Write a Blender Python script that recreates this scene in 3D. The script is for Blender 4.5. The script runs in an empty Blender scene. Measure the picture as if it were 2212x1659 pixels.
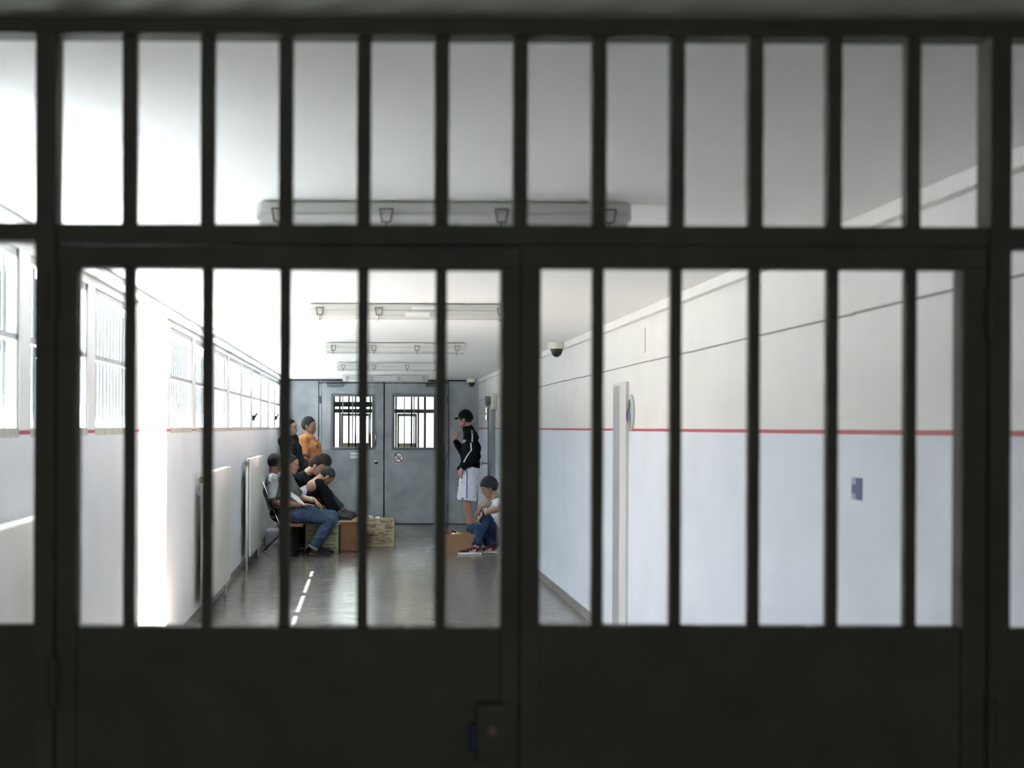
import bpy, bmesh, math, random
from mathutils import Vector, Matrix, noise
random.seed(4)
SC = bpy.context.scene
COL = SC.collection
# ---------------------------------------------------------------- camera
EYE = 1.55                       # eye level above the floor
FPX = 3077.0                     # 50 mm lens on a 36 mm sensor, in photo pixels
ROLL = 0.0042
cam_d = bpy.data.cameras.new('camera')
cam = bpy.data.objects.new('camera', cam_d); COL.objects.link(cam)
cam.location = (0, 0, EYE)
cam.rotation_euler = (math.radians(90), -ROLL, 0)
cam_d.sensor_width = 36.0
cam_d.lens = 36.0 * FPX / 2212
cam_d.shift_x = (1106 - 790) / 2212
cam_d.shift_y = (923 - 829.5) / 2212
cam_d.clip_end = 300
cam_d.dof.use_dof = True
cam_d.dof.focus_distance = 19.0
cam_d.dof.aperture_fstop = 4.0
SC.camera = cam
# ---------------------------------------------------------------- light
SUN_E = 50.0
SKY_E = 3.6
EXPO = 1.68
w = bpy.data.worlds.new('sky'); SC.world = w; w.use_nodes = True
bg = w.node_tree.nodes['Background']
bg.inputs[0].default_value = (0.90, 0.96, 1.0, 1); bg.inputs[1].default_value = SKY_E
sun_d = bpy.data.lights.new('sun', 'SUN'); sun_d.energy = SUN_E; sun_d.angle = math.radians(0.55)
sun_d.color = (1.0, 0.93, 0.86)
sun = bpy.data.objects.new('sun', sun_d); COL.objects.link(sun)
sun.rotation_euler = Vector((1.0, 0.75, -2.0)).to_track_quat('-Z', 'Y').to_euler()
def portal(name, loc, rot, sx, sy):
    d = bpy.data.lights.new(name, 'AREA'); d.shape = 'RECTANGLE'; d.size = sx; d.size_y = sy
    d.cycles.is_portal = True
    o = bpy.data.objects.new(name, d); COL.objects.link(o); o.location = loc; o.rotation_euler = rot
    return o
portal('daylight_window_row', (-1.57, 12.8, 1.9), (0, math.radians(-90), 0), 0.85, 20.2)
portal('added_back_opening', (.1, -3.45, 1.68), (math.radians(90), 0, 0), 1.2, .65)  # added opening behind the camera, lights the gate front
portal('daylight_far_end', (.2, 25.25, 1.1), (math.radians(-90), 0, 0), 3.0, 2.2)
portal('daylight_side_opening', (-1.57, 9.07, 0.75), (0, math.radians(-90), 0), 1.5, 1.2)
SC.view_settings.view_transform = 'Standard'
SC.view_settings.look = 'None'
SC.view_settings.gamma = 1.0
SC.view_settings.use_curve_mapping = False
SC.view_settings.exposure = EXPO
SC.cycles.use_denoising = True
SC.cycles.diffuse_bounces = 7
SC.cycles.max_bounces = 14
SC.cycles.transparent_max_bounces = 16
SC.cycles.caustics_reflective = False
SC.cycles.caustics_refractive = False
SC.cycles.sample_clamp_indirect = 12

# ---------------------------------------------------------------- helpers
def W(px, py, Y):
    """point of the place seen at photo pixel (px, py) and distance Y down the corridor"""
    dx, dy = px - 790.0, py - 923.0
    tx, ty = dx + dy * ROLL, dy - dx * ROLL
    return Vector((tx * Y / FPX, Y, EYE - ty * Y / FPX))
def lin(c):
    return tuple(((v / 12.92) if v <= 0.04045 else ((v + 0.055) / 1.055) ** 2.4) for v in c)
def hexc(h):
    return lin(tuple(int(h[i:i + 2], 16) / 255 for i in (0, 2, 4)))
MATS = {}
def mat(name, col, rough=0.6, metal=0.0, var=0.0, vscale=6.0, bump=0.0, bscale=40.0, spec=0.5, stretch=(1, 1, 1), coat=0.0):
    if name in MATS: return MATS[name]
    if isinstance(col, str): col = hexc(col)
    m = bpy.data.materials.new(name); m.use_nodes = True; MATS[name] = m
    nt = m.node_tree; b = nt.nodes['Principled BSDF']
    b.inputs['Base Color'].default_value = (*col, 1); b.inputs['Roughness'].default_value = rough
    b.inputs['Metallic'].default_value = metal; b.inputs['Specular IOR Level'].default_value = spec
    b.inputs['Coat Weight'].default_value = coat
    tc = nt.nodes.new('ShaderNodeTexCoord'); mp = nt.nodes.new('ShaderNodeMapping')
    mp.inputs['Scale'].default_value = stretch
    nt.links.new(tc.outputs['Object'], mp.inputs[0])
    if var > 0:
        n = nt.nodes.new('ShaderNodeTexNoise'); n.inputs['Scale'].default_value = vscale; n.inputs['Detail'].default_value = 5
        nt.links.new(mp.outputs[0], n.inputs['Vector'])
        r = nt.nodes.new('ShaderNodeValToRGB'); r.color_ramp.elements[0].position = 0.3; r.color_ramp.elements[1].position = 0.7
        r.color_ramp.elements[0].color = (*[v * (1 - var) for v in col], 1)
        r.color_ramp.elements[1].color = (*[min(1, v * (1 + var)) for v in col], 1)
        nt.links.new(n.outputs[0], r.inputs[0]); nt.links.new(r.outputs[0], b.inputs['Base Color'])
    if bump > 0:
        n2 = nt.nodes.new('ShaderNodeTexNoise'); n2.inputs['Scale'].default_value = bscale; n2.inputs['Detail'].default_value = 4
        nt.links.new(mp.outputs[0], n2.inputs['Vector'])
        bp = nt.nodes.new('ShaderNodeBump'); bp.inputs['Strength'].default_value = bump; bp.inputs['Distance'].default_value = 0.02
        nt.links.new(n2.outputs[0], bp.inputs['Height']); nt.links.new(bp.outputs[0], b.inputs['Normal'])
    return m
def tag(o, label=None, cat=None, group=None, kind=None):
    if label: o['label'] = label
    if cat: o['category'] = cat
    if group: o['group'] = group
    if kind: o['kind'] = kind
    return o
def empty(name, loc, label, cat, group=None, rz=0.0):
    o = bpy.data.objects.new(name, None); COL.objects.link(o); o.location = loc; o.rotation_euler = (0, 0, rz)
    o.empty_display_size = 0.1
    return tag(o, label, cat, group)
class MB:
    def __init__(s): s.bm = bmesh.new()
    def box(s, x0, x1, y0, y1, z0, z1, bev=0.0, rot=None):
        g = bmesh.ops.create_cube(s.bm, size=1.0); vs = g['verts']
        c = Vector(((x0 + x1) / 2, (y0 + y1) / 2, (z0 + z1) / 2))
        for v in vs: v.co = Vector((v.co.x * (x1 - x0), v.co.y * (y1 - y0), v.co.z * (z1 - z0)))
        if bev > 0:
            es = list({e for v in vs for e in v.link_edges})
            r = bmesh.ops.bevel(s.bm, geom=es, offset=bev, segments=2, affect='EDGES', profile=0.5)
            vs = list({v for f in r['faces'] for v in f.verts} | {v for v in vs if v.is_valid})
        for v in vs:
            if rot is not None: v.co = rot @ v.co
            v.co += c
        return s
    def cyl(s, a, b, r, r2=None, seg=16, caps=True):
        a, b = Vector(a), Vector(b); d = b - a
        g = bmesh.ops.create_cone(s.bm, cap_ends=caps, segments=seg, radius1=r, radius2=(r if r2 is None else r2), depth=d.length)
        q = Vector((0, 0, 1)).rotation_difference(d.normalized()).to_matrix()
        for v in g['verts']: v.co = q @ v.co + (a + b) / 2
        return s
    def ball(s, c, r, M=None, seg=16):
        if not isinstance(r, (tuple, list)): r = (r, r, r)
        nv = max(6, seg // 2 + 2); c = Vector(c); rows = []
        def at(th, ph):
            p = Vector((math.sin(th) * math.cos(ph) * r[0], math.sin(th) * math.sin(ph) * r[1], math.cos(th) * r[2]))
            return s.bm.verts.new((M @ p if M is not None else p) + c)
        for i in range(1, nv): rows.append([at(math.pi * i / nv, 2 * math.pi * j / seg) for j in range(seg)])
        t, b = at(0, 0), at(math.pi, 0)
        for j in range(seg):
            k = (j + 1) % seg
            s.bm.faces.new((t, rows[0][j], rows[0][k])); s.bm.faces.new((rows[-1][j], b, rows[-1][k]))
            for i in range(nv - 2): s.bm.faces.new((rows[i][j], rows[i + 1][j], rows[i + 1][k], rows[i][k]))
        return s
    def rc(s, a, b, ra, rb=None, seg=14):
        """round-ended tapering limb"""
        rb = ra if rb is None else rb
        s.ball(a, ra, seg=seg); s.ball(b, rb, seg=seg)
        if (Vector(a) - Vector(b)).length > 1e-4: s.cyl(a, b, ra, rb, seg)
        return s
    def tube(s, pts, r, seg=10):
        for a, b in zip(pts[:-1], pts[1:]): s.rc(a, b, r, r, seg)
        return s
    def poly(s, pts, d):
        """flat outline pts extruded along vector d"""
        a = [s.bm.verts.new(p) for p in pts]; b = [s.bm.verts.new(Vector(p) + Vector(d)) for p in pts]; n = len(a)
        s.bm.faces.new(a[::-1]); s.bm.faces.new(b)
        for i in range(n): s.bm.faces.new((a[i], a[(i + 1) % n], b[(i + 1) % n], b[i]))
        return s
    def build(s, name, m, parent=None, smooth=False):
        bmesh.ops.recalc_face_normals(s.bm, faces=s.bm.faces)
        me = bpy.data.meshes.new(name); s.bm.to_mesh(me); s.bm.free()
        if m: me.materials.append(m)
        if smooth:
            for p in me.polygons: p.use_smooth = True
        return link(name, me, parent)
def link(name, me, parent=None):
    o = bpy.data.objects.new(name, me); COL.objects.link(o)
    if parent is not None:
        o.parent = parent
        mw = world_of(parent)
        o.matrix_parent_inverse = mw.inverted()
    return o
def world_of(o):
    m = Matrix.LocRotScale(o.location, o.rotation_euler, o.scale)
    if o.parent is not None: return world_of(o.parent) @ o.matrix_parent_inverse @ m
    return m
def rebase(o, p):
    """put a mesh object's origin at point p without moving it"""
    p = Vector(p); o.data.transform(Matrix.Translation(-p)); o.location = p
    return o
def struct(o): o['kind'] = 'structure'; return o
def text_mesh(body, size, M, name, m, parent, shear=0.0, depth=0.001):
    cu = bpy.data.curves.new('t', 'FONT'); cu.body = body; cu.size = size; cu.shear = shear; cu.extrude = depth
    cu.align_x = 'CENTER'; cu.align_y = 'CENTER'
    t = bpy.data.objects.new('t', cu); COL.objects.link(t)
    dg = bpy.context.evaluated_depsgraph_get()
    me = bpy.data.meshes.new_from_object(t.evaluated_get(dg)); bpy.data.objects.remove(t)
    me.transform(M); me.materials.clear(); me.materials.append(m)
    if name is None: return me
    return link(name, me, parent)
FACE = Matrix.Rotation(math.radians(90), 4, 'X')      # text standing up, facing the camera side

# ---------------------------------------------------------------- materials
def wall_paint(name, up, low, z_line, half, wob=0.0):
    m = bpy.data.materials.new(name); m.use_nodes = True; nt = m.node_tree; b = nt.nodes['Principled BSDF']
    b.inputs['Roughness'].default_value = 0.42; b.inputs['Specular IOR Level'].default_value = 0.35
    N, L = nt.nodes.new, nt.links.new
    tc = N('ShaderNodeTexCoord'); sp = N('ShaderNodeSeparateXYZ'); L(tc.outputs['Object'], sp.inputs[0])
    ns = N('ShaderNodeTexNoise'); ns.inputs['Scale'].default_value = 1.3; L(tc.outputs['Object'], ns.inputs['Vector'])
    ma = N('ShaderNodeMath'); ma.operation = 'MULTIPLY_ADD'; ma.inputs[1].default_value = wob; ma.inputs[2].default_value = -wob / 2
    L(ns.outputs[0], ma.inputs[0])
    z = N('ShaderNodeMath'); z.operation = 'ADD'; L(sp.outputs[2], z.inputs[0]); L(ma.outputs[0], z.inputs[1])
    gt = N('ShaderNodeMath'); gt.operation = 'GREATER_THAN'; gt.inputs[1].default_value = z_line; L(z.outputs[0], gt.inputs[0])
    mx = N('ShaderNodeMix'); mx.data_type = 'RGBA'; mx.inputs[6].default_value = (*low, 1); mx.inputs[7].default_value = (*up, 1)
    L(gt.outputs[0], mx.inputs[0])
    cm = N('ShaderNodeMath'); cm.operation = 'COMPARE'; cm.inputs[1].default_value = z_line; cm.inputs[2].default_value = half; L(z.outputs[0], cm.inputs[0])
    m2 = N('ShaderNodeMix'); m2.data_type = 'RGBA'; m2.inputs[7].default_value = (0.46, 0.035, 0.07, 1)
    L(cm.outputs[0], m2.inputs[0]); L(mx.outputs[2], m2.inputs[6])
    n2 = N('ShaderNodeTexNoise'); n2.inputs['Scale'].default_value = 2.2; n2.inputs['Detail'].default_value = 6; L(tc.outputs['Object'], n2.inputs['Vector'])
    rr = N('ShaderNodeMapRange'); rr.inputs[1].default_value = .3; rr.inputs[2].default_value = .7; rr.inputs[3].default_value = 0.94; rr.inputs[4].default_value = 1.02
    L(n2.outputs[0], rr.inputs[0])
    m3 = N('ShaderNodeMix'); m3.data_type = 'RGBA'; m3.blend_type = 'MULTIPLY'; m3.inputs[0].default_value = 1
    L(m2.outputs[2], m3.inputs[6]); L(rr.outputs[0], m3.inputs[7]); L(m3.outputs[2], b.inputs['Base Color'])
    n3 = N('ShaderNodeTexNoise'); n3.inputs['Scale'].default_value = 30; L(tc.outputs['Object'], n3.inputs['Vector'])
    bp = N('ShaderNodeBump'); bp.inputs['Strength'].default_value = .08; bp.inputs['Distance'].default_value = .01
    L(n3.outputs[0], bp.inputs['Height']); L(bp.outputs[0], b.inputs['Normal'])
    return m
M_WR = wall_paint('paint_right', (0.775, 0.765, 0.745), (0.70, 0.745, 0.83), 1.540, 0.0085, 0.004)
M_WL = wall_paint('paint_left', (0.80, 0.79, 0.77), (0.76, 0.775, 0.82), 1.524, 0.0085, 0.002)
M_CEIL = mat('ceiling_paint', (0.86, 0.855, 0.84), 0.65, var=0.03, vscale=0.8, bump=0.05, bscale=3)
M_TRIM = mat('cornice_paint', (0.74, 0.73, 0.71), 0.55, var=0.03)
M_GATE = mat('gate_dark_paint', (0.115, 0.108, 0.085), 0.62, var=0.12, vscale=9, spec=0.25)
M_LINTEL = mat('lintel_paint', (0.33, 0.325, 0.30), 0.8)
M_STEEL = mat('grey_metal_paint', (0.345, 0.365, 0.385), 0.5, 0.25, var=0.22, vscale=3.0, bump=0.12, bscale=5, spec=0.5)
M_STEEL2 = mat('grey_frame_paint', (0.16, 0.175, 0.195), 0.45, 0.2, var=0.10, vscale=5)
M_WINF = mat('window_frame_grey', (0.42, 0.42, 0.43), 0.5, 0.1, var=0.08)
M_SILLF = mat('window_sill_rail', (0.50, 0.49, 0.42), 0.5, 0.0, var=0.2, vscale=14)
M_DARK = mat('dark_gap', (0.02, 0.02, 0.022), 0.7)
M_CHROME = mat('chrome', (0.75, 0.76, 0.78), 0.18, 1.0)
M_RAD = mat('radiator_enamel', (0.74, 0.72, 0.67), 0.35, var=0.05, vscale=5, stretch=(1, 1, .3))
M_BASE = mat('skirting_tile', (0.20, 0.19, 0.175), 0.35, var=0.25, vscale=8)
M_FIX = mat('fixture_plastic', (0.56, 0.555, 0.52), 0.45, var=0.05)
M_FIXD = mat('fixture_diffuser', (0.60, 0.60, 0.57), 0.25, spec=0.6)
M_CLIP = mat('clip_metal', (0.17, 0.165, 0.15), 0.4, 0.4)
M_BLACK = mat('black_plastic', (0.012, 0.012, 0.013), 0.3)
M_CREAM = mat('cream_plastic', (0.66, 0.64, 0.52), 0.4)
M_CARD = mat('cardboard', (0.33, 0.20, 0.105), 0.8, var=0.10, vscale=9, bump=.1, bscale=90)
M_CARD2 = mat('cardboard_reddish', (0.26, 0.125, 0.062), 0.8, var=0.12, vscale=8)
M_PAPER = mat('script_paper', (0.45, 0.37, 0.235), 0.7, var=0.08, vscale=12)
M_PAPER2 = mat('script_paper_green', (0.40, 0.385, 0.21), 0.7, var=0.08, vscale=12)
M_INK = mat('ink', (0.025, 0.018, 0.014), 0.7)
M_WHITE = mat('white_plastic', (0.8, 0.8, 0.8), 0.4)
M_REDP = mat('red_plastic', (0.35, 0.015, 0.02), 0.4)
def floor_mat():
    m = bpy.data.materials.new('terrazzo_floor'); m.use_nodes = True; nt = m.node_tree; b = nt.nodes['Principled BSDF']
    N, L = nt.nodes.new, nt.links.new
    tc = N('ShaderNodeTexCoord'); br = N('ShaderNodeTexBrick'); br.offset = 0.0
    br.inputs['Scale'].default_value = 1.0; br.inputs['Mortar Size'].default_value = 0.0035; br.inputs['Mortar Smooth'].default_value = 0.3
    br.inputs['Brick Width'].default_value = 0.4; br.inputs['Row Height'].default_value = 0.4; br.inputs['Bias'].default_value = 0.0
    br.inputs['Color1'].default_value = (0.125, 0.112, 0.098, 1); br.inputs['Color2'].default_value = (0.160, 0.146, 0.130, 1); br.inputs['Mortar'].default_value = (0.07, 0.065, 0.06, 1)
    mp = N('ShaderNodeMapping'); mp.inputs['Location'].default_value = (0.13, 0.1, 0); L(tc.outputs['Object'], mp.inputs[0]); L(mp.outputs[0], br.inputs['Vector'])
    n = N('ShaderNodeTexNoise'); n.inputs['Scale'].default_value = 60; n.inputs['Detail'].default_value = 4; L(tc.outputs['Object'], n.inputs['Vector'])
    rr = N('ShaderNodeMapRange'); rr.inputs[1].default_value = .35; rr.inputs[2].default_value = .65; rr.inputs[3].default_value = .8; rr.inputs[4].default_value = 1.2; L(n.outputs[0], rr.inputs[0])
    mx = N('ShaderNodeMix'); mx.data_type = 'RGBA'; mx.blend_type = 'MULTIPLY'; mx.inputs[0].default_value = 1
    L(br.outputs[0], mx.inputs[6]); L(rr.outputs[0], mx.inputs[7]); L(mx.outputs[2], b.inputs['Base Color'])
    m2 = N('ShaderNodeMapping'); m2.inputs['Scale'].default_value = (1.4, 5, 1); L(tc.outputs['Object'], m2.inputs[0])
    n2 = N('ShaderNodeTexNoise'); n2.inputs['Scale'].default_value = 3.0; n2.inputs['Detail'].default_value = 8; n2.inputs['Roughness'].default_value = .7; L(m2.outputs[0], n2.inputs['Vector'])
    r2 = N('ShaderNodeMapRange'); r2.inputs[1].default_value = .35; r2.inputs[2].default_value = .68; r2.inputs[3].default_value = .13; r2.inputs[4].default_value = .30; L(n2.outputs[0], r2.inputs[0])
    L(r2.outputs[0], b.inputs['Roughness'])
    bp = N('ShaderNodeBump'); bp.inputs['Strength'].default_value = .008; bp.inputs['Distance'].default_value = .001
    L(n2.outputs[0], bp.inputs['Height']); L(bp.outputs[0], b.inputs['Normal'])
    b.inputs['Specular IOR Level'].default_value = 0.32
    return m
M_FLOOR = floor_mat()
def pane_mat(name, tcol, dcol, fac):
    m = bpy.data.materials.new(name); m.use_nodes = True; nt = m.node_tree; N, L = nt.nodes.new, nt.links.new
    nt.nodes.remove(nt.nodes['Principled BSDF']); out = nt.nodes['Material Output']
    t = N('ShaderNodeBsdfTransparent'); t.inputs[0].default_value = (*tcol, 1)
    tr = N('ShaderNodeBsdfTranslucent'); tr.inputs[0].default_value = (*dcol, 1)
    df = N('ShaderNodeBsdfDiffuse'); df.inputs[0].default_value = (*dcol, 1)
    a = N('ShaderNodeMixShader'); a.inputs[0].default_value = .35; L(tr.outputs[0], a.inputs[1]); L(df.outputs[0], a.inputs[2])
    c = N('ShaderNodeMixShader'); c.inputs[0].default_value = fac; L(t.outputs[0], c.inputs[1]); L(a.outputs[0], c.inputs[2])
    L(c.outputs[0], out.inputs[0]); return m
M_PANE = pane_mat('ribbed_pane', (0.87, 0.93, 0.97), (0.85, 0.88, 0.88), 0.008)
M_RIB = mat('pane_rib', (0.40, 0.43, 0.45), 0.5)
def glass_mat():
    m = bpy.data.materials.new('door_glass'); m.use_nodes = True; nt = m.node_tree; N, L = nt.nodes.new, nt.links.new
    nt.nodes.remove(nt.nodes['Principled BSDF']); out = nt.nodes['Material Output']
    t = N('ShaderNodeBsdfTransparent'); t.inputs[0].default_value = (.93, .96, .93, 1); g = N('ShaderNodeBsdfGlossy'); g.inputs['Roughness'].default_value = .03
    f = N('ShaderNodeFresnel'); f.inputs[0].default_value = 1.4
    c = N('ShaderNodeMixShader'); L(f.outputs[0], c.inputs[0]); L(t.outputs[0], c.inputs[1]); L(g.outputs[0], c.inputs[2]); L(c.outputs[0], out.inputs[0]); return m
M_GLASS = glass_mat()

# ---------------------------------------------------------------- the corridor
CEIL = 2.317; XL = -1.35; XR = 1.81; YG = 2.6; YF = 22.9
struct(MB().box(-1.65, 2.05, -3.2, 25.2, -0.2, 0.0).build('floor', M_FLOOR))
struct(MB().box(-1.65, 2.05, 2.62, 23.0, CEIL, CEIL + .25).build('ceiling', M_CEIL))
struct(MB().box(XR, XR + .25, 2.55, 23.0, 0, CEIL).build('wall_right', M_WR))
OP0, OP1 = 8.49, 9.66
COLS = [3.40, 4.27, 5.64, 7.01, 8.40, 9.75, 11.2, 12.62, 14.02, 15.47, 16.9, 18.35, 19.8, 21.16, 22.5]
wl = MB()
wl.box(-1.55, XL, 2.55, OP0, 0, 1.505); wl.box(-1.55, XL, OP1, 23.0, 0, 1.505)
wl.box(-1.55, XL, 2.55, 3.31, 1.505, CEIL); wl.box(-1.55, XL, 22.6, 23.0, 1.505, CEIL)
for c in COLS: wl.box(-1.55 if c == 9.75 else -1.388, XL, c - .09, c + .09, 1.505, 2.24)
wl.box(-1.55, XL, 3.31, OP0, 2.24, CEIL); wl.box(-1.55, XL, OP1, 22.6, 2.24, CEIL); wl.box(-1.55, XL, OP0, OP1, 2.285, CEIL)
struct(wl.build('wall_left', M_WL))
struct(MB().box(XL, -1.268, 2.75, YF, 2.286, CEIL, .004).build('trim_1', M_TRIM))
struct(MB().box(1.765, XR, 2.75, YF, 2.262, CEIL, .004).build('trim_2', M_TRIM))
tt = MB(); y = 2.75                                            # thin cable run along the right wall
random.seed(2)
while y < YF - .4:
    y2 = min(y + random.uniform(.9, 1.6), YF - .3); tt.rc((XR - .003, y, 1.979 + random.uniform(-.003, .003)), (XR - .003, y2, 1.979 + random.uniform(-.003, .003)), .0042, seg=8); y = y2
struct(tt.build('trim_3', mat('cable_grey', (0.30, 0.29, 0.28), .6)))
struct(MB().box(XR - .012, XR, 2.75, YF, 0, .076).build('baseboard_right', M_BASE))
bl = MB(); bl.box(XL, XL + .012, 2.75, OP0, 0, .076); bl.box(XL, XL + .012, OP1, YF, 0, .076)
struct(bl.build('baseboard_left', M_BASE))
# windows of the left wall
for i, (a, b) in enumerate(zip(COLS[:-1], COLS[1:])):
    if a < 9 < b: continue
    a += .09; b -= .09
    f = MB(); x0, x1 = -1.394, -1.356
    f.box(x0, x1, a, b, 2.205, 2.24); f.box(x0, x1, a, a + .03, 1.505, 2.24); f.box(x0, x1, b - .03, b, 1.505, 2.24)
    f.box(x0, x1, a, b, 1.882, 1.907)
    o = struct(f.build('window_%d' % (i + 1), M_WINF))
    MB().box(x0, -1.351, a, b, 1.505, 1.543).build('sill_rail', M_SILLF, o)
    MB().box(-1.392, -1.388, a + .03, b - .03, 1.543, 2.205).build('pane', M_PANE, o)
    r = MB(); k = a + .08
    while k < b - .05: r.box(-1.388, -1.3855, k, k + .040, 1.543, 2.205); k += .098
    r.build('pane_rib', M_RIB, o)['kind'] = 'stuff'
# outside on the left: unseen eave added to trim the sun, ground
ov = MB(); ov.box(-1.714, -1.55, -3.2, 7.9, CEIL, CEIL + .13); ov.box(-1.714, -1.55, 9.86, 14.45, CEIL, CEIL + .13); ov.box(-1.8, -1.55, 14.45, 23.6, CEIL, CEIL + .13)
struct(ov.build('added_sun_eave', mat('added_eave_paint', (0.42, 0.44, 0.40), .8)))
struct(MB().box(-40, -1.65, -20, 80, -.22, -.04).build('ground', mat('pale_paving', (0.055, 0.056, 0.055), .9, var=.15, vscale=1.5)))
struct(MB().box(-1.65, 40, 25.2, 120, -.22, -.04).build('ground', mat('lawn', (0.10, 0.11, 0.085), .95, var=.2, vscale=3)))
struct(MB().box(-3.4, -1.65, 7.4, 10.4, -.05, 0.0, .004).build('bounce_step', mat('bounce_step_stone', (.34, .335, .32), .8, var=.05)))  # pale slab added outside the opening to bounce sun onto the right wall
# room on the camera's side of the gate
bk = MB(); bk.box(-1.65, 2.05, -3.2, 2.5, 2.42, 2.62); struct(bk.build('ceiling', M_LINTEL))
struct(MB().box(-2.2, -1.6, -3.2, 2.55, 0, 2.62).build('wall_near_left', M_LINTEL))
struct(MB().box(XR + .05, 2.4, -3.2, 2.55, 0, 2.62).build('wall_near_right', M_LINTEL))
bw = MB(); bw.box(-2.2, -.5, -3.4, -3.2, 0, 2.62); bw.box(.7, 2.4, -3.4, -3.2, 0, 2.62); bw.box(-.5, .7, -3.4, -3.2, 0, 1.35); bw.box(-.5, .7, -3.4, -3.2, 2.0, 2.62)  # back wall with an added opening that lets daylight onto the gate
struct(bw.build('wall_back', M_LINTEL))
zt = W(1106, 52, YG).z
struct(MB().box(-1.6, XR + .05, 2.44, 2.62, zt, 2.62, .006).build('trim_4', mat('lintel_face', (.74, .71, .63), .8)))

# ---------------------------------------------------------------- the gate
def gx(px, py=700): return W(px, py, YG).x
def gz(py, px=1106): return W(px, py, YG).z
UP = [-72 + 1, -72 - 168 + 1, -72 - 336 + 1, 282, 450, 618.5, 786.5, 954, 1123.5, 1293, 1461.5, 1630, 1799.5, 1969]
LO = [280.5, 448.5, 615.5, 783.5, 951.5, 1289.5, 1457.5, 1626.5, 1795, 1963.5]
g = empty('barred_partition', (0.25, YG, 0), 'fixed black steel bars, posts and transom surrounding the double gate', 'bars')
D0, D1 = YG - .03, YG + .03
xl, xr = XL - .25, XR + .05
MB().box(xl, xr, D0, D1, gz(84), zt, .003).build('top_rail', M_GATE, g)
MB().box(xl, gx(84), D0, D1, gz(523, 40), gz(485, 40), .003).build('side_rail', M_GATE, g)
MB().box(gx(2168), xr, D0, D1, gz(540, 2190), gz(495, 2190), .003).build('side_rail', M_GATE, g)
MB().box(gx(128), gx(2122), D0, D1, gz(533), gz(491), .003).build('transom', M_GATE, g)
MB().box(gx(83), gx(128), D0 - .004, D1, 0, gz(84), .003).build('post', M_GATE, g)
MB().box(gx(2122), gx(2168), D0 - .004, D1, 0, gz(84), .003).build('post', M_GATE, g)
MB().box(xl, gx(83), YG - .01, YG + .01, 0, gz(1347, 40), .002).build('side_panel', M_GATE, g)
MB().box(gx(2168), xr, YG - .01, YG + .01, 0, gz(1356, 2190), .002).build('side_panel', M_GATE, g)
def bar(px, z0, z1, wd, parent):
    x = gx(px, 923 - ((z0 + z1) / 2 - EYE) / YG * FPX)
    MB().box(x - wd / 2, x + wd / 2, YG - wd / 2, YG + wd / 2, z0, z1, .002).build('bar', M_GATE, parent)
for p in UP: bar(p, gz(491), gz(84), .0265, g)
for p in (2212 + 95, 2212 + 263, 2212 + 431): bar(p, gz(495), gz(84), .0265, g)
for p in (-90, -258, -426): bar(p, gz(1350), gz(523), .021, g)
for p in (2307, 2475, 2643): bar(p, gz(1356), gz(540), .021, g)
def leaf(name, xa, xb, sa, sb, bars, label):
    L = empty(name, (gx(xa, 1500), YG, 0), label, 'gate')
    za, zb, zc = gz(533, (xa + xb) / 2) - .002, gz(582, (xa + xb) / 2), gz(1352, (xa + xb) / 2)
    x0, x1, s0, s1 = gx(xa) + .001, gx(xb) - .001, gx(sa), gx(sb)
    E0, E1 = YG - .025, YG + .022
    MB().box(x0, x1, E0, E1, zb, za, .002).build('leaf_rail', M_GATE, L)
    MB().box(x0, s0, E0, E1, .02, zb, .002).build('stile', M_GATE, L)
    MB().box(s1, x1, E0, E1, .02, zb, .002).build('stile', M_GATE, L)
    MB().box(s0, s1, E0 + .006, E1, .02, zc, .002).build('kick_panel', M_GATE, L)
    for p in bars: bar(p, zc, zb, .021, L)
    return L
lfl = leaf('gate_leaf', 128, 1121, 173, 1080, LO[:5], 'black barred gate leaf with lock box on the left of the centre seam')
lfr = leaf('gate_leaf', 1122, 2121, 1165, 2068, LO[5:], 'black barred gate leaf on the right of the centre seam, no lock box')
p = W(1062, 1585, YG - .04)
lk = MB().box(p.x - .028, p.x + .026, YG - .05, YG - .025, p.z - .05, p.z + .055, .004).build('lock_box', M_GATE, lfl)
MB().cyl((p.x, YG - .056, p.z + .008), (p.x, YG - .048, p.z + .008), .008, seg=20).build('keyhole', mat('brass_dull', (0.25, .16, .13), .5, .6), lk)
p = W(1023, 1596, YG - .04)
MB().box(p.x - .0075, p.x + .0075, YG - .034, YG - .019, p.z - .026, p.z + .026, .003).build('handle_strap', mat('blue_tape', (0.015, 0.03, 0.13), .5), lfl)
for px, py, par in ((100, 1465, lfl), (100, 640, lfl), (2145, 1560, lfr), (2145, 680, lfr)):
    q = W(px + (24 if px < 1000 else -22), py, YG)
    MB().cyl((q.x, YG - .036, q.z - .045), (q.x, YG - .036, q.z + .045), .010, seg=14).build('hinge', M_GATE, par)

# ---------------------------------------------------------------- far end
DZ = W(790, 1131, YF).z
def fx(px): return W(px, 980, YF).x
def fz(py, px=830): return W(px, py, YF).z
fw = MB()
fw.box(XL, fx(688), YF, YF + .06, 0, CEIL); fw.box(fx(688), fx(968), YF, YF + .06, fz(827), CEIL); fw.box(fx(968), XR, YF, YF + .06, 0, CEIL)
fw.box(fx(687), fx(694), YF - .02, YF + .06, 0, fz(822)); fw.box(fx(963), fx(970), YF - .02, YF + .06, 0, fz(822))
fw.box(fx(693), fx(699), YF + .032, YF + .06, 0, fz(822)); fw.box(fx(960), fx(964), YF + .032, YF + .06, 0, fz(822)); fw.box(fx(826), fx(833), YF + .034, YF + .06, 0, fz(822))
struct(fw.build('wall_far', M_STEEL))
struct(MB().box(XL, XR, YF - .012, YF, CEIL - .022, CEIL - .002).build('trim_5', M_DARK))
sm = MB()
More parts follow.
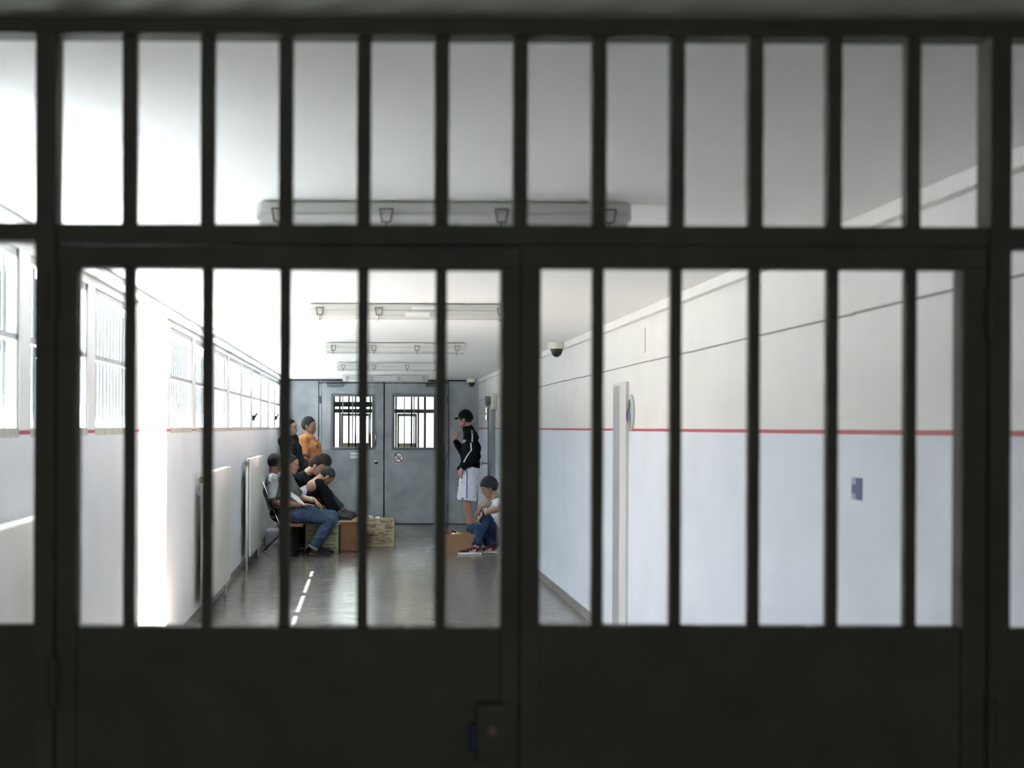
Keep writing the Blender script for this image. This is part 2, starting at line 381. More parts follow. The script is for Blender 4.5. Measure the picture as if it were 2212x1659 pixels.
for px in (688, 968): sm.box(fx(px) - .006, fx(px) + .006, YF - .028, YF - .02, 0, fz(822))
sm.box(fx(688), fx(968), YF - .03, YF - .012, fz(829), fz(827))
struct(sm.build('trim_6', M_DARK))
def far_leaf(n, a, b, w0, w1, g0, g1, mull):
    y0, y1 = YF - .035, YF + .03
    zt_, zb_ = fz(828.5), 0.012
    s = MB(); zw0, zw1 = fz(971.5), fz(851)
    s.box(fx(a), fx(w0) + .02, y0, y1, zb_, zt_); s.box(fx(w1) - .02, fx(b), y0, y1, zb_, zt_)
    s.box(fx(w0) + .02, fx(w1) - .02, y0, y1, zb_, zw0 + .02); s.box(fx(w0) + .02, fx(w1) - .02, y0, y1, zw1 - .02, zt_)
    d = struct(s.build('door_%d' % n, M_STEEL))
    f = MB(); y2 = y0 - .014; z0, z1 = fz(966.5), fz(857.5)
    f.box(fx(w0), fx(g0), y2, y0, zw0, zw1, .003); f.box(fx(g1), fx(w1), y2, y0, zw0, zw1, .003)
    f.box(fx(g0), fx(g1), y2, y0, zw0, z0, .003); f.box(fx(g0), fx(g1), y2, y0, z1, zw1, .003)
    f.build('window_frame', M_STEEL2, d)
    for m_ in mull: MB().box(fx(m_) - .011, fx(m_) + .011, y0 - .006, y0 + .012, z0, z1, .003).build('window_bar', M_STEEL2, d)
    MB().box(fx(g0) - .02, fx(g1) + .02, y1 - .012, y1 - .006, z0 - .02, z1 + .02).build('pane', M_GLASS, d)
    return d
dl = far_leaf(1, 695, 828, 714.5, 809.5, 720, 803, (740, 761.5, 783))
dr = far_leaf(2, 831, 963, 847, 942, 852.5, 936, (873, 894, 916))
MB().box(fx(829) , fx(830.5), YF - .02, YF + .02, .012, fz(828.5)).build('astragal', M_DARK, dl)
p = W(811, 948, YF)
h = MB(); h.tube([(p.x, YF - .035, p.z + .105), (p.x, YF - .085, p.z + .10), (p.x, YF - .085, p.z - .10), (p.x, YF - .035, p.z - .105)], .011); h.build('pull_handle', M_CHROME, dl, True)
p = W(812, 998, YF)
MB().cyl((p.x, YF - .05, p.z), (p.x, YF - .034, p.z), .032, seg=24).build('lock_rose', M_CHROME, dl, True)
MB().box(p.x - .008, p.x + .008, YF - .058, YF - .05, p.z - .02, p.z + .012, .002).build('keyhole', M_BLACK, dl)
MB().box(p.x + .022, p.x + .038, YF - .055, YF - .035, p.z - .035, p.z + .01, .003).build('lock_tag', M_REDP, dl)
for a, b, d in ((706, 740, dl), (918, 952, dr)):
    MB().box(fx(a), fx(b), YF - .10, YF - .035, fz(836), fz(829.5), .004).build('door_closer', M_STEEL2, d)
    MB().box(fx(a) - .02, fx(b) + .1, YF - .06, YF - .035, fz(826.5), fz(824.5)).build('closer_arm', M_STEEL2, d)
for z in (fz(864), fz(985), fz(1095)):
    MB().cyl((fx(691), YF - .042, z - .06), (fx(691), YF - .042, z + .06), .014, seg=14).build('hinge', M_STEEL2, dl)
    MB().cyl((fx(966), YF - .042, z - .06), (fx(966), YF - .042, z + .06), .014, seg=14).build('hinge', M_STEEL2, dr)
struct(MB().box(XL, XR, YF - .04, YF - .03, 0, .012).build('trim_7', M_DARK))
# signs on the doors
p = W(861, 988.5, YF - .04); n = empty('no_smoking_sign', p, 'round red and white no smoking sign on the right far door', 'sign')
def disc(mb, c, r, y0, y1, seg=48): mb.cyl((c.x, y0, c.z), (c.x, y1, c.z), r, seg=seg); return mb
disc(MB(), p, .100, YF - .0365, YF - .0355).build('sign_plate', M_WHITE, n)
ring = MB(); K = 48
for i in range(K):
    a0, a1 = 2 * math.pi * i / K, 2 * math.pi * (i + 1) / K
    ring.poly([(p.x + r_ * math.cos(t), YF - .0378, p.z + r_ * math.sin(t)) for r_, t in ((.074, a0), (.090, a0), (.090, a1), (.074, a1))], (0, .001, 0))
M_RING = mat('sign_red', (0.11, 0.008, 0.018), .4)
ring.build('red_ring', M_RING, n)
MB().box(p.x - .079, p.x + .079, YF - .0390, YF - .0379, p.z - .0075, p.z + .0075, rot=Matrix.Rotation(math.radians(50), 3, 'Y')).build('red_slash', M_RING, n)
cg = MB(); R35 = Matrix.Rotation(math.radians(-32), 3, 'Y')
def cb(u0, u1, v0, v1):
    c = R35 @ Vector(((u0 + u1) / 2, 0, (v0 + v1) / 2)); h_ = Vector(((u1 - u0) / 2, .0003, (v1 - v0) / 2))
    cg.box(p.x + c.x - h_.x, p.x + c.x + h_.x, YF - .0378, YF - .0372, p.z + c.z - h_.z - .006, p.z + c.z + h_.z - .006, rot=R35)
for u0, u1, v0, v1 in ((-.045, .062, .010, .015), (-.045, .062, -.013, -.008), (.057, .062, -.013, .015), (.035, .039, -.013, .015), (-.047, -.042, -.013, .015)): cb(u0, u1, v0, v1)
for (ux, uz) in ((-.05, .02), (-.057, .032), (-.047, .044), (-.06, .012), (-.04, -.02), (-.052, -.012), (-.033, -.032), (-.043, -.028)): cg.cyl((p.x + ux, YF - .0378, p.z + uz), (p.x + ux, YF - .0372, p.z + uz), .0065, seg=12)
cg.build('cigarette_mark', M_BLACK, n)
p = W(773.8, 983.8, YF - .036)
n = MB().box(p.x - .131, p.x + .131, YF - .0385, YF - .0355, p.z - .048, p.z + .048).build('notice_sign', M_WHITE)
rebase(n, (p.x, YF - .036, p.z)); tag(n, 'small white notice with pinkish lettering under the left far door window', 'sign')
text_mesh('BRANCARD', .050, Matrix.Translation((p.x - .004, YF - .0390, p.z)) @ FACE, 'lettering', mat('faded_red_ink', (0.30, .08, .10), .6), n, 0, .0004)

# beyond the doors: barred outer grille, then daylight
struct(MB().box(XL - .1, XL, 23.0, 25.2, 0, CEIL).build('wall_vestibule_left', M_WL))
struct(MB().box(XR, XR + .1, 23.0, 25.2, 0, CEIL).build('wall_vestibule_right', M_WR))
struct(MB().box(XL - .1, XR + .1, 23.0, 25.2, CEIL, CEIL + .2).build('ceiling', M_CEIL))
YO = 24.7
og = empty('outer_grille', (0.5, YO, 0), 'dark barred outer grille seen through the far door windows', 'grille')
def ox(px): return W(px, 920, YO).x
def oz(py): return W(800, py, YO).z
M_OUT = mat('outer_grille_black', (0.018, 0.017, 0.016), .5); M_OLV = mat('outer_frame_olive', (0.42, 0.39, 0.27), .6)
MB().box(XL, XR, YO - .03, YO + .03, oz(892), oz(883.5)).build('cross_rail', M_OUT, og)
MB().box(XL, ox(806), YO - .03, YO + .03, oz(879), oz(868)).build('cross_rail', M_OUT, og)
MB().box(XL, XR, YO - .03, YO + .03, 0, oz(966)).build('kick_panel', M_OLV, og)
for px in (722, 734, 753.5, 768, 787, 800, 815, 855.3, 889, 903.5, 918.5, 945): MB().box(ox(px) - .016, ox(px) + .016, YO - .016, YO + .016, oz(966), CEIL).build('bar', M_OUT, og)
y0, y1 = YO + .04, YO + .08
for a, b in ((736, 800), (858, 901)):
    of = MB()
    of.box(ox(a), ox(a + 4.5), y0, y1, oz(966), oz(893)); of.box(ox(b - 4.5), ox(b), y0, y1, oz(966), oz(893)); of.box(ox(a), ox(b), y0, y1, oz(899), oz(893)); of.box(ox(a), ox(b), y0, y1, oz(966), oz(957))
    of.build('window_sash', M_OLV, og)
sb = MB(); sb.box(-2.8, -1.55, 3.5, OP0, 1.40, 1.49, .006); sb.box(-2.8, -1.55, OP1 + .2, 23.0, 1.40, 1.49, .006)  # wide white ledge added outside to bounce sunlight up to the ceiling
struct(sb.build('bounce_ledge', M_WHITE))
pw = MB().box(-14.3, -14, -15, 75, -.04, 4.4); rebase(pw.build('added_outer_wall', mat('added_wall_render', (0.16, 0.165, 0.165), .9)), (-14.1, 30, 0))  # wall added outside to set how bright the panes look
tag(bpy.data.objects['added_outer_wall'], 'long wall added outside the left windows to tone the view through them', 'wall')
hw = rebase(MB().box(-14, -1.7, 62, 62.4, -.04, 8.5).build('added_end_wall', mat('end_wall_dimming', (0.022, 0.025, 0.024), .9)), (-8, 62, 0))  # added to hide bright sky from the panes, near-black to dim them
tag(hw, 'dark wall added far beyond the left windows to dim the bright view', 'wall')
bd = MB(); bd.box(2.4, 9, 48, 54, -.04, 3.0)
rb = bd.build('brick_building', mat('pale_red_wall', (0.42, 0.10, 0.06), .9, var=.2)); tag(rb, 'low red building far outside behind the right door window', 'building')
cc = MB(); cc.box(2.35, 9.05, 47.96, 48, 1.3, 1.9); cc.build('window_band', M_WHITE, rb)

# trees beyond the added outer wall, seen blurred through the ribbed panes
def blob_tree(x, y, h, r, seed):
    random.seed(seed)
    t = empty('broadleaf_tree', (x, y, -.04), 'tall green tree in the yard beyond the windows', 'tree', 'trees behind the outside wall')
    MB().cyl((x, y, -.04), (x, y, h * .55), .22, .14).build('trunk', mat('bark', (.08, .06, .04), .9), t)
    m = MB()
    for k in range(9):
        a = random.uniform(0, 6.28); rr = random.uniform(0, r * .6)
        m.ball((x + rr * math.cos(a), y + rr * math.sin(a), h * random.uniform(.5, .85)), r * random.uniform(.45, .6), seg=12)
    for v in m.bm.verts: v.co += v.co.normalized() * .35 * noise.noise(v.co * 1.7)
    m.build('foliage', mat('leaf_green', (.034, .038, .028), .9, var=.5, vscale=3, bump=.5, bscale=8), t)
for i, yy in enumerate(range(14, 86, 9)): blob_tree(-20.5, yy, 11.0 + (i * 37 % 5) * .4, 4.4, i)
for i, xx in enumerate((-8.0, 3.6, 13.0)): blob_tree(xx, 70.5, 12.0, 4.4, i + 20)

# ================================================================ fittings
def fixture(y, xc, label, wd=1.255, first=False):
    L = empty('ceiling_light', (xc, y, CEIL), label, 'ceiling light', 'batten lights along the ceiling')
    zt_, zb_ = CEIL - .004, CEIL - .048
    h = wd / 2
    MB().box(xc - h, xc + h, y - .055, y + .055, zb_, zt_, .008).build('housing', M_FIX, L)
    dz = zb_ - .052
    m = MB(); N_ = 10; pr = []
    for k in range(N_ + 1):
        a = math.pi * k / N_; pr.append((y - .058 * math.cos(a) * (1 if abs(math.cos(a)) < .9 else .98), zb_ - .050 * (math.sin(a) ** .6)))
    m.poly([(xc - h + .006, p_, q_) for p_, q_ in pr], (wd - .012, 0, 0))
    m.build('diffuser', M_FIXD, L)
    for u in (-.445, -.155, .155, .445):
        c = MB(); x = xc + u * wd
        c.tube([(x, y - .055, zb_ - .052), (x, y, zb_ - .054), (x, y + .055, zb_ - .052)], .0032, 6)
        for sgn in (-1, 1):
            yy = y + sgn * .062
            c.tube([(x - .022, yy, zb_ + .018), (x - .014, yy, zb_ - .026), (x + .014, yy, zb_ - .026), (x + .022, yy, zb_ + .018), (x - .022, yy, zb_ + .018)], .0035, 6)
            c.rc((x, yy, zb_ - .026), (x, yy - sgn * .007, zb_ - .052), .0032, seg=6)
        c.build('clip', M_CLIP, L)
    MB().box(xc - h - .006, xc - h + .012, y - .05, y + .05, zb_ - .02, zt_ - .004, .004).build('end_cap', M_FIX, L)
    MB().box(xc + h - .012, xc + h + .006, y - .05, y + .05, zb_ - .02, zt_ - .004, .004).build('end_cap', M_FIX, L)
    return L
for y, cx, lab in ((4.866, 955, 'large batten light on the ceiling, nearest to the barred gate'), (8.84, 884.5, 'second batten light from the gate, with pale tape on its cover'),
                   (12.9, 853, 'third batten light from the gate, midway down the corridor'), (16.86, 843, 'fourth batten light from the gate, last but one before the far doors'),
                   (20.89, 832, 'smallest looking batten light, right before the grey far doors')):
    fixture(y, (cx - 790) * y / FPX + (.0 if y > 5 else 0), lab)
M_TAPE = mat('pale_tape', (.8, .8, .78), .5)
bl_ = bpy.data.objects['ceiling_light.001']; tx = (905 - 790) * 8.84 / FPX
MB().box(tx - .09, tx + .06, 8.84 - .064, 8.84 - .0585, CEIL - .085, CEIL - .058).build('tape_patch', M_TAPE, bl_)
MB().box(tx - .05, tx + .12, 8.84 - .0575, 8.84 - .0545, CEIL - .040, CEIL - .022).build('tape_patch', M_TAPE, bl_)
def dome(px, py, Y, label):
    p = W(px, py, Y); x = p.x
    d = empty('dome_camera', (x, Y, CEIL), label, 'security camera', 'dome cameras along the right wall')
    r = .084
    MB().cyl((x, Y, CEIL - .058), (x, Y, CEIL - .001), r * .96, r, 36).build('camera_base', M_CREAM, d, False)
    m = MB(); m.ball((x, Y, CEIL - .070), (.052, .052, .062), seg=24); m.cyl((x, Y, CEIL - .075), (x, Y, CEIL - .055), .056, .060, 28)
    m.build('dome', M_BLACK, d, True)
dome(1202.5, 741, 12.75, 'cream dome camera on the ceiling corner nearer the gate')
dome(1019, 823, 22.3, 'small cream dome camera in the far corner above the capped man')
# narrow shaft door, near, in the right wall
def slim_door(n, y0, y1, ztop, near):
    d = MB(); d.box(XR - .021, XR, y0 + .235, y1 - .012, 0.0, ztop - .022, .002)
    o = struct(d.build('door_%d' % n, mat('slim_door_grey', (0.33, 0.34, 0.37), .5, .1, var=.06)))
    f = MB(); f.box(XR - .022, XR, y0, y0 + .235, 0.0, ztop, .002); f.box(XR - .018, XR, y1 - .012, y1, 0, ztop - .022, .002); f.box(XR - .018, XR, y0 + .235, y1, ztop - .022, ztop, .002)
    f.build('door_frame', mat('slim_frame_pale', (0.60, 0.60, 0.60), .5), o)
    return o
slim_door(3, 9.80, 10.32, 1.872, True)
# second door further down, steel, with handle and hinges
y0, y1 = 19.95, 20.45
o = struct(MB().box(XR - .05, XR, y0, y1, 0, 1.885, .004).build('door_4', M_STEEL))
MB().box(XR - .056, XR, y1, y1 + .03, 0, 1.9).build('door_gap', M_DARK, o)
for z in (1.80, 1.70):
    MB().cyl((XR - .075, y1, z - .035), (XR - .075, y1, z + .035), .02, seg=14).build('hinge', M_CHROME, o)
p = W(1060, 1001, y1)
hb = MB(); hb.cyl((XR - .05, y1 - .05, p.z), (XR - .14, y1 - .05, p.z), .012, seg=14); hb.ball((XR - .15, y1 - .05, p.z), .035, seg=18); hb.build('door_knob', M_CHROME, o, True)
p = W(1060, 864, 20.2)
cb_ = MB().box(XR - .06, XR - .0, 19.62, 19.95, W(0, 880, 19.8).z + .0, 2.03, .006).build('junction_box', M_CREAM)
rebase(cb_, (XR - .03, 19.8, 1.9)); tag(cb_, 'beige junction box high on the right wall above the far narrow door', 'box')
cb2 = MB(); cb2.box(XR - .11, XR, 20.25, 20.40, 1.88, 2.0, .008); cb2.ball((XR - .055, 20.325, 1.88), (.05, .05, .03)); o2 = cb2.build('alarm_sounder', mat('sounder_grey', (.2, .2, .21), .4))
rebase(o2, (XR - .05, 20.3, 1.9)); tag(o2, 'small grey device fixed beside the beige junction box on the right wall', 'alarm')
# round picture on the right wall
p = W(1364.5, 891.5, 9.7)
rp = MB().cyl((XR - .010, 9.70, p.z), (XR, 9.70, p.z), .122, seg=48).build('round_plaque', mat('plaque_grey', (0.44, .50, .49), .4))
rebase(rp, (XR, 9.7, p.z)); tag(rp, 'round pale grey plaque with a dark blue and brown motif hung on the right wall', 'plaque')
mo = MB(); mo.ball((XR - .012, 9.73, p.z + .055), (.006, .045, .036)); mo.build('grey_motif', mat('motif_grey', (.10, .11, .11), .5, var=.4, vscale=40), rp)
mo = MB(); mo.ball((XR - .013, 9.74, p.z + .022), (.007, .035, .022)); mo.build('brown_motif', mat('motif_brown', (.13, .065, .05), .5), rp)
mo = MB(); mo.ball((XR - .014, 9.76, p.z - .022), (.010, .040, .040)); mo.build('navy_motif', mat('motif_navy', (.015, .015, .05), .5), rp)
mo = MB(); mo.ball((XR - .014, 9.72, p.z - .035), (.007, .044, .050)); mo.build('blue_motif', mat('motif_blue', (.13, .15, .33), .5, var=.3, vscale=60), rp)
mo = MB(); mo.ball((XR - .013, 9.69, p.z - .075), (.006, .018, .040)); mo.build('yellow_motif', mat('motif_yellow', (.38, .34, .12), .5), rp)
# blue sticker
p = W(1853, 1056, 5.24)
st = MB(); st.box(XR - .002, XR, 5.19, 5.255, p.z - .041, p.z + .041); st.box(XR - .002, XR, 5.255, 5.30, p.z - .018, p.z + .015)
so = st.build('blue_sticker', mat('sticker_blue', (0.008, 0.022, 0.17), .45)); rebase(so, (XR, 5.24, p.z)); tag(so, 'small notched dark blue sticker on the right wall below the red line', 'sticker')
sp = MB(); sp.box(XR - .0016, XR, 5.255, 5.30, p.z + .015, p.z + .041); sp.box(XR - .0016, XR, 5.255, 5.30, p.z - .041, p.z - .018)
sp.build('pale_corner', mat('sticker_pale', (0.20, .30, .45), .45), so)
# painted-over cable trunk stub on the right wall
q0, q1 = W(1390, 708, 9.25), W(1390, 762, 9.25)
tk = MB().box(XR - .008, XR, 9.22, 9.30, q1.z, q0.z, .003).build('painted_conduit', M_TRIM); tag(rebase(tk, (XR, 9.26, q1.z)), 'short conduit stub painted over in white, high on the right wall', 'conduit')
# sockets: small latch on the window columns
for px, Y, lab in ((544, 17.0, 'black window latch on the left window row, nearer the gate'), (595, 21.2, 'black window latch on the last left window before the far end')):
    p = W(px, 903, Y)
    lt = MB(); lt.box(-1.352, -1.325, Y - .02, Y + .02, p.z - .03, p.z + .03, .004); lt.rc((-1.33, Y, p.z), (-1.30, Y - .03, p.z + .05), .009)
    lo = lt.build('window_latch', M_BLACK); tag(rebase(lo, (-1.34, Y, p.z)), lab, 'latch', 'window latches')
# radiators
def radiator(y0, y1, z0, z1, label):
    x0, x1 = -1.338 + .035, -1.245
    R = empty('radiator', (x0, (y0 + y1) / 2, 0), label, 'radiator', 'tall panel radiators on the left wall')
    m = MB(); m.box(x1 - .022, x1, y0, y1, z0, z1, .010); m.build('front_panel', M_RAD, R, True)
    m = MB(); m.box(x0, x0 + .02, y0, y1, z0, z1, .008); m.build('rear_panel', M_RAD, R, True)
    m = MB(); m.box(x0 + .012, x1 - .012, y0 + .012, y1 - .012, z1 - .06, z1 - .004, .006); m.build('top_grille', M_RAD, R)
    n = max(3, int((y1 - y0) / .09))
    fl = MB()
    for k in range(n):
        yy = y0 + .05 + (y1 - y0 - .1) * k / (n - 1); fl.box(x0 + .02, x1 - .022, yy - .002, yy + .002, z0 + .02, z1 - .06)
    fl.build('convector_fin', M_RAD, R)['kind'] = 'stuff'
    MB().cyl((x1 - .045, y0 - .03, z1 - .055), (x1 - .045, y0 + .012, z1 - .055), .027, seg=22).build('end_plug', mat('plug_brass', (.30, .28, .20), .4, .7), R)
    MB().cyl((x1 - .040, y0 - .012, 0.0), (x1 - .040, y0 - .012, z1 - .08), .013, seg=14).build('riser_pipe', M_RAD, R, True)
    MB().cyl((x1 - .040, y1 - .10, 0.0), (x1 - .040, y1 - .10, z0 + .03), .013, seg=14).build('foot', M_RAD, R, True)
    for yy in (y0 + .3, y1 - .3): MB().box(XL, x0 + .004, yy - .02, yy + .02, z1 - .2, z1 - .15).build('bracket', M_RAD, R)
radiator(4.15, 6.08, .14, 1.20, 'tall cream panel radiator nearest the barred gate')
radiator(11.25, 13.2, .14, 1.185, 'middle tall cream panel radiator, half hidden by a gate bar')
radiator(15.45, 17.28, .135, 1.205, 'far tall cream panel radiator beside the seated men')
nb = MB().box(XL + .001, XL + .012, 16.2, 17.9, .12, 1.0).build('niche_shade_panel', M_DARK); tag(rebase(nb, (XL, 17, .1)), 'dark panel standing for the shaded wall niche behind the far radiator', 'board')  # flat dark panel painting the niche's shade, no recess is cut

# ---------------------------------------------------------------- boxes and packets
def open_box(name, label, px0, px1, pyt, pyb, Y, depth, m, cat='cardboard box', t=.006, flaps=False):
    a, b = W(px0, pyb, Y), W(px1, pyb, Y); x0, x1 = a.x, b.x; h = W((px0 + px1) / 2, pyt, Y).z
    o = empty(name, ((x0 + x1) / 2, Y + depth / 2, 0), label, cat)
    c = MB(); c.box(x0, x1, Y, Y + t, .001, h); c.box(x0, x1, Y + depth - t, Y + depth, .001, h)
    c.box(x0, x0 + t, Y + t, Y + depth - t, .001, h); c.box(x1 - t, x1, Y + t, Y + depth - t, .001, h); c.box(x0 + t, x1 - t, Y + t, Y + depth - t, .001, .008)
    c.build('carton', m, o)
    if flaps:
        for s_, xx in ((-1, x0), (1, x1)):
            f = MB(); f.poly([(xx, Y + .01, h), (xx, Y + depth - .01, h), (xx + s_ * .07, Y + depth - .02, h + .045 if s_ < 0 else h - .03), (xx + s_ * .07, Y + .02, h + .045 if s_ < 0 else h - .03)], (0, 0, .004)); f.build('flap', m, o)
    return o, x0, x1, h
def script_lines(parent, x0, x1, h, Y, lines, m=M_INK, side=False):
    w_ = x1 - x0
    meshes = []
    for u, v, size, txt in lines:
        meshes.append(text_mesh(txt, size * .86, Matrix.Translation((x0 + u * w_, Y - .0012, v * h)) @ FACE @ Matrix.Rotation(random.uniform(-.05, .05), 4, 'Z'), None, m, None, .42, .0004))
    bm = bmesh.new()
    for me in meshes: bm.from_mesh(me); bpy.data.meshes.remove(me)
    # pen strokes round the words: thin looping lines like copperplate handwriting
    mb = MB(); mb.bm.free(); mb.bm = bm
    for k in range(70):
        u0 = random.uniform(.03, .75); v0 = random.uniform(.08, .95); L_ = random.uniform(.1, .26); pts = []
        ph = random.uniform(0, 6); n = int(L_ * 90)
        for i in range(n):
            t = i / n
            pts.append((x0 + min(.985, u0 + L_ * t + .006 * math.cos(i * 1.3)) * w_, Y - .001, (v0 + .011 * math.sin(i * 1.3 + ph) * (1 + .8 * math.sin(i * .37)) + .01 * t) * h))
        for a_, b_ in zip(pts[:-1], pts[1:]):
            d = (Vector(b_) - Vector(a_)); nrm = Vector((-d.z, 0, d.x)).normalized() * random.choice((.0010, .0016, .0022))
            mb.poly([Vector(a_) - nrm, Vector(b_) - nrm, Vector(b_) + nrm, Vector(a_) + nrm], (0, -.0004, 0))
    mb.build('handwriting_print', m, parent)
LINES = [(.72, .93, .058, 'Nat y ay'), (.30, .95, .030, 'un am'), (.80, .80, .026, 'vient iul'), (.33, .74, .056, 'Tu'), (.83, .70, .062, 'N&gr'), (.80, .56, .050, 'as I y'),
         (.28, .42, .058, 'Lon Gr'), (.76, .43, .032, 'relaxar mit'), (.70, .31, .034, 'et as penitt'), (.75, .19, .062, 'Lon Gr'), (.40, .10, .044, 'nel es posibiliti'), (.2, .24, .026, 'amor mio')]
random.seed(11)
o, x0, x1, h = open_box('patterned_carton', 'beige carton printed all over with black handwriting, standing by the far doors', 785, 852, 1121, 1180, 18.55, .30, M_PAPER)
script_lines(o, x0, x1, h, 18.55, LINES)
MB().box(x1, x1 + .007, 18.545, 18.85, .001, h).build('dark_edge', M_DARK, o)
o, x0, x1, h = open_box('patterned_carton', 'greenish carton with black handwriting print behind the man in jeans', 659.5, 731, 1133, 1196, 17.5, .22, M_PAPER2)
script_lines(o, x0, x1, h, 17.5, LINES)
MB().box(x1, x1 + .022, 17.5, 17.72, .001, h).build('dark_edge', mat('dark_print_side', (.03, .028, .03), .6, var=.6, vscale=60), o)
o, x0, x1, h = open_box('cardboard_carton', 'plain reddish brown cardboard carton under the dark shoes, left of centre', 733, 782, 1129, 1191, 17.82, 1.25, M_CARD2)
lid = MB().box(x0 - .002, x1 + .004, 17.80, 19.09, h, h + .012, .003); lid.build('lid', M_CARD, o)
BOXTOP = h + .012
o, x0, x1, h = open_box('cardboard_carton', 'low open tan cardboard carton beside the red striped shoe', 950, 1043.5, 1154, 1195.5, 17.62, .34, M_CARD)
RB = (x0, x1, h)
# snack packets in and on the cartons
def packet(name, c, size, rot, m, label, group):
    b = MB(); n = 8
    sx, sy, sz = size
    g_ = bmesh.ops.create_grid(b.bm, x_segments=n, y_segments=n, size=.5)
    top = g_['verts']
    r = bmesh.ops.extrude_face_region(b.bm, geom=b.bm.faces[:])
    up = [v for v in r['geom'] if isinstance(v, bmesh.types.BMVert)]
    R_ = Matrix.Rotation(rot[2], 3, 'Z') @ Matrix.Rotation(rot[1], 3, 'Y') @ Matrix.Rotation(rot[0], 3, 'X')
    for grp, s_ in ((top, -1), (up, 1)):
        for v in grp:
            k = max(0, (1 - (2 * v.co.x) ** 4)) * max(0, (1 - (2 * v.co.y) ** 2)); v.co = Vector((v.co.x * sx, v.co.y * sy, s_ * (.5 * sz * k + .0015) + .004 * noise.noise(v.co * 9) * k))
    for v in b.bm.verts: v.co = R_ @ v.co + Vector(c)
    o = b.build(name, m, None, True); rebase(o, c); tag(o, label, 'packet', group); return o
M_PRED = mat('foil_red', (.30, .012, .02), .3, .2); M_PYEL = mat('foil_yellow', (.55, .28, .03), .35, .2); M_PPUR = mat('foil_purple', (.10, .03, .12), .35, .2); M_PWH = mat('foil_white', (.7, .7, .68), .3, .1); M_PORG = mat('foil_orange_brown', (.30, .13, .02), .4, .1)
x0, x1, h = RB
packet('snack_packet', (W(969, 0, 17.7).x, 17.75, h + .010), (.13, .09, .04), (.3, .15, .3), M_PRED, 'glossy red packet on top of the open tan carton', 'packets on the tan carton')
packet('snack_packet', (W(984, 0, 17.7).x, 17.70, h - .010), (.045, .05, .03), (.7, -.6, .1), M_PWH, 'small white packet corner between the red packet and the yellow packet', 'packets on the tan carton')
packet('snack_packet', (W(988, 0, 17.7).x, 17.86, h + .010), (.09, .08, .05), (.2, .5, 1), M_PPUR, 'purple packet behind the yellow packet on the tan carton', 'packets on the tan carton')
packet('snack_packet', (W(996, 0, 17.7).x, 17.73, h - .006), (.08, .06, .04), (.4, .35, -.4), M_PYEL, 'small yellow packet in the open tan carton', 'packets on the tan carton')
h2 = W(700, 1133, 17.5).z
packet('snack_packet', (W(690, 0, 17.5).x - .07, 17.55, h2 + .008), (.20, .10, .035), (.15, .05, .1), M_PORG, 'orange brown packet lying on the greenish printed carton under the thigh', 'packets on the greenish carton')
packet('snack_packet', (W(667, 0, 17.5).x - .03, 17.62, h2 + .028), (.08, .08, .03), (.1, .2, .6), M_PWH, 'crumpled white packet under the man in jeans on the greenish carton', 'packets on the greenish carton')
packet('snack_packet', (W(724, 0, 17.5).x, 17.56, h2 + .006), (.06, .08, .03), (0, .2, .2), M_PRED, 'small red packet at the right corner of the greenish carton', 'packets on the greenish carton')
h3 = W(800, 1121, 18.55).z
packet('paper_scrap', (W(806, 0, 18.6).x, 18.65, h3 + .02), (.06, .06, .03), (.5, .4, .2), M_PWH, 'crumpled white scrap on the left part of the beige printed carton', 'scraps on the beige carton')
packet('paper_scrap', (W(821, 0, 18.6).x, 18.68, h3 + .01), (.07, .05, .02), (.2, -.1, 1.2), M_PWH, 'flat white scrap near the middle of the beige printed carton', 'scraps on the beige carton')
# seats
def bench(x0, x1, y0, y1, zt_, label, m_top, box_m=None):
    b = empty('bench', ((x0 + x1) / 2, (y0 + y1) / 2, 0), label, 'bench')
    MB().box(x0, x1, y0, y1, zt_ - .035, zt_, .005).build('seat', m_top, b)
    if box_m: MB().box(x0 + .03, x1 - .06, y0 + .03, y1 - .03, 0.0, zt_ - .035, .004).build('base_box', box_m, b)
    else:
        for xx in (x0 + .05, x1 - .05):
            for yy in (y0 + .06, y1 - .06): MB().box(xx - .02, xx + .02, yy - .02, yy + .02, 0, zt_ - .035).build('leg', M_CLIP, b)
    return b
M_WOOD = mat('brown_board', (.22, .10, .045), .55, var=.2, vscale=6, stretch=(1, 6, 1))
bench(W(607, 0, 17.3).x, W(661, 0, 17.3).x, 16.98, 17.46, W(640, 1129, 17.2).z, 'low bench on a black box under the man in jeans', M_WOOD, mat('matt_black', (.008, .007, .007), .9, spec=.1))
bench(-1.0, -.62, 18.17, 19.70, .35, 'long plain bench under the crouching men by the wall', M_WOOD)
gb = MB().box(-1.33, -1.02, 18.9, 19.5, 0, .17, .01); gbo = gb.build('storage_box', mat('grey_plastic_box', (.30, .31, .33), .5)); tag(rebase(gbo, (-1.17, 19.2, 0)), 'low pale grey box on the floor beyond the chair', 'box')
# chair of the man by the wall
ch = empty('folding_chair', (-1.1, 17.9, 0), 'folding chair with brown wooden back and pale metal tubes against the left wall', 'chair')
for yy in (17.68, 18.09):
    MB().tube([(-1.275, yy, .86), (-1.12, yy, .47), (-.93, yy, 0.012)], .011).build('tube_frame', M_CHROME, ch, True)
    MB().tube([(-.80, yy, .45), (-1.26, yy, 0.012)], .011).build('leg', M_CHROME, ch, True)
MB().box(-.008, .008, -.20, .20, -.13, .13, .004, rot=None).build('backrest', M_WOOD, ch)
_b = ch.children[-1]; _b.data.transform(Matrix.Translation((-1.215, 17.885, .73)) @ Matrix.Rotation(math.radians(-22), 4, 'Y'))
MB().box(-1.18, -.78, 17.69, 18.08, .425, .45, .006).build('seat', M_WOOD, ch)

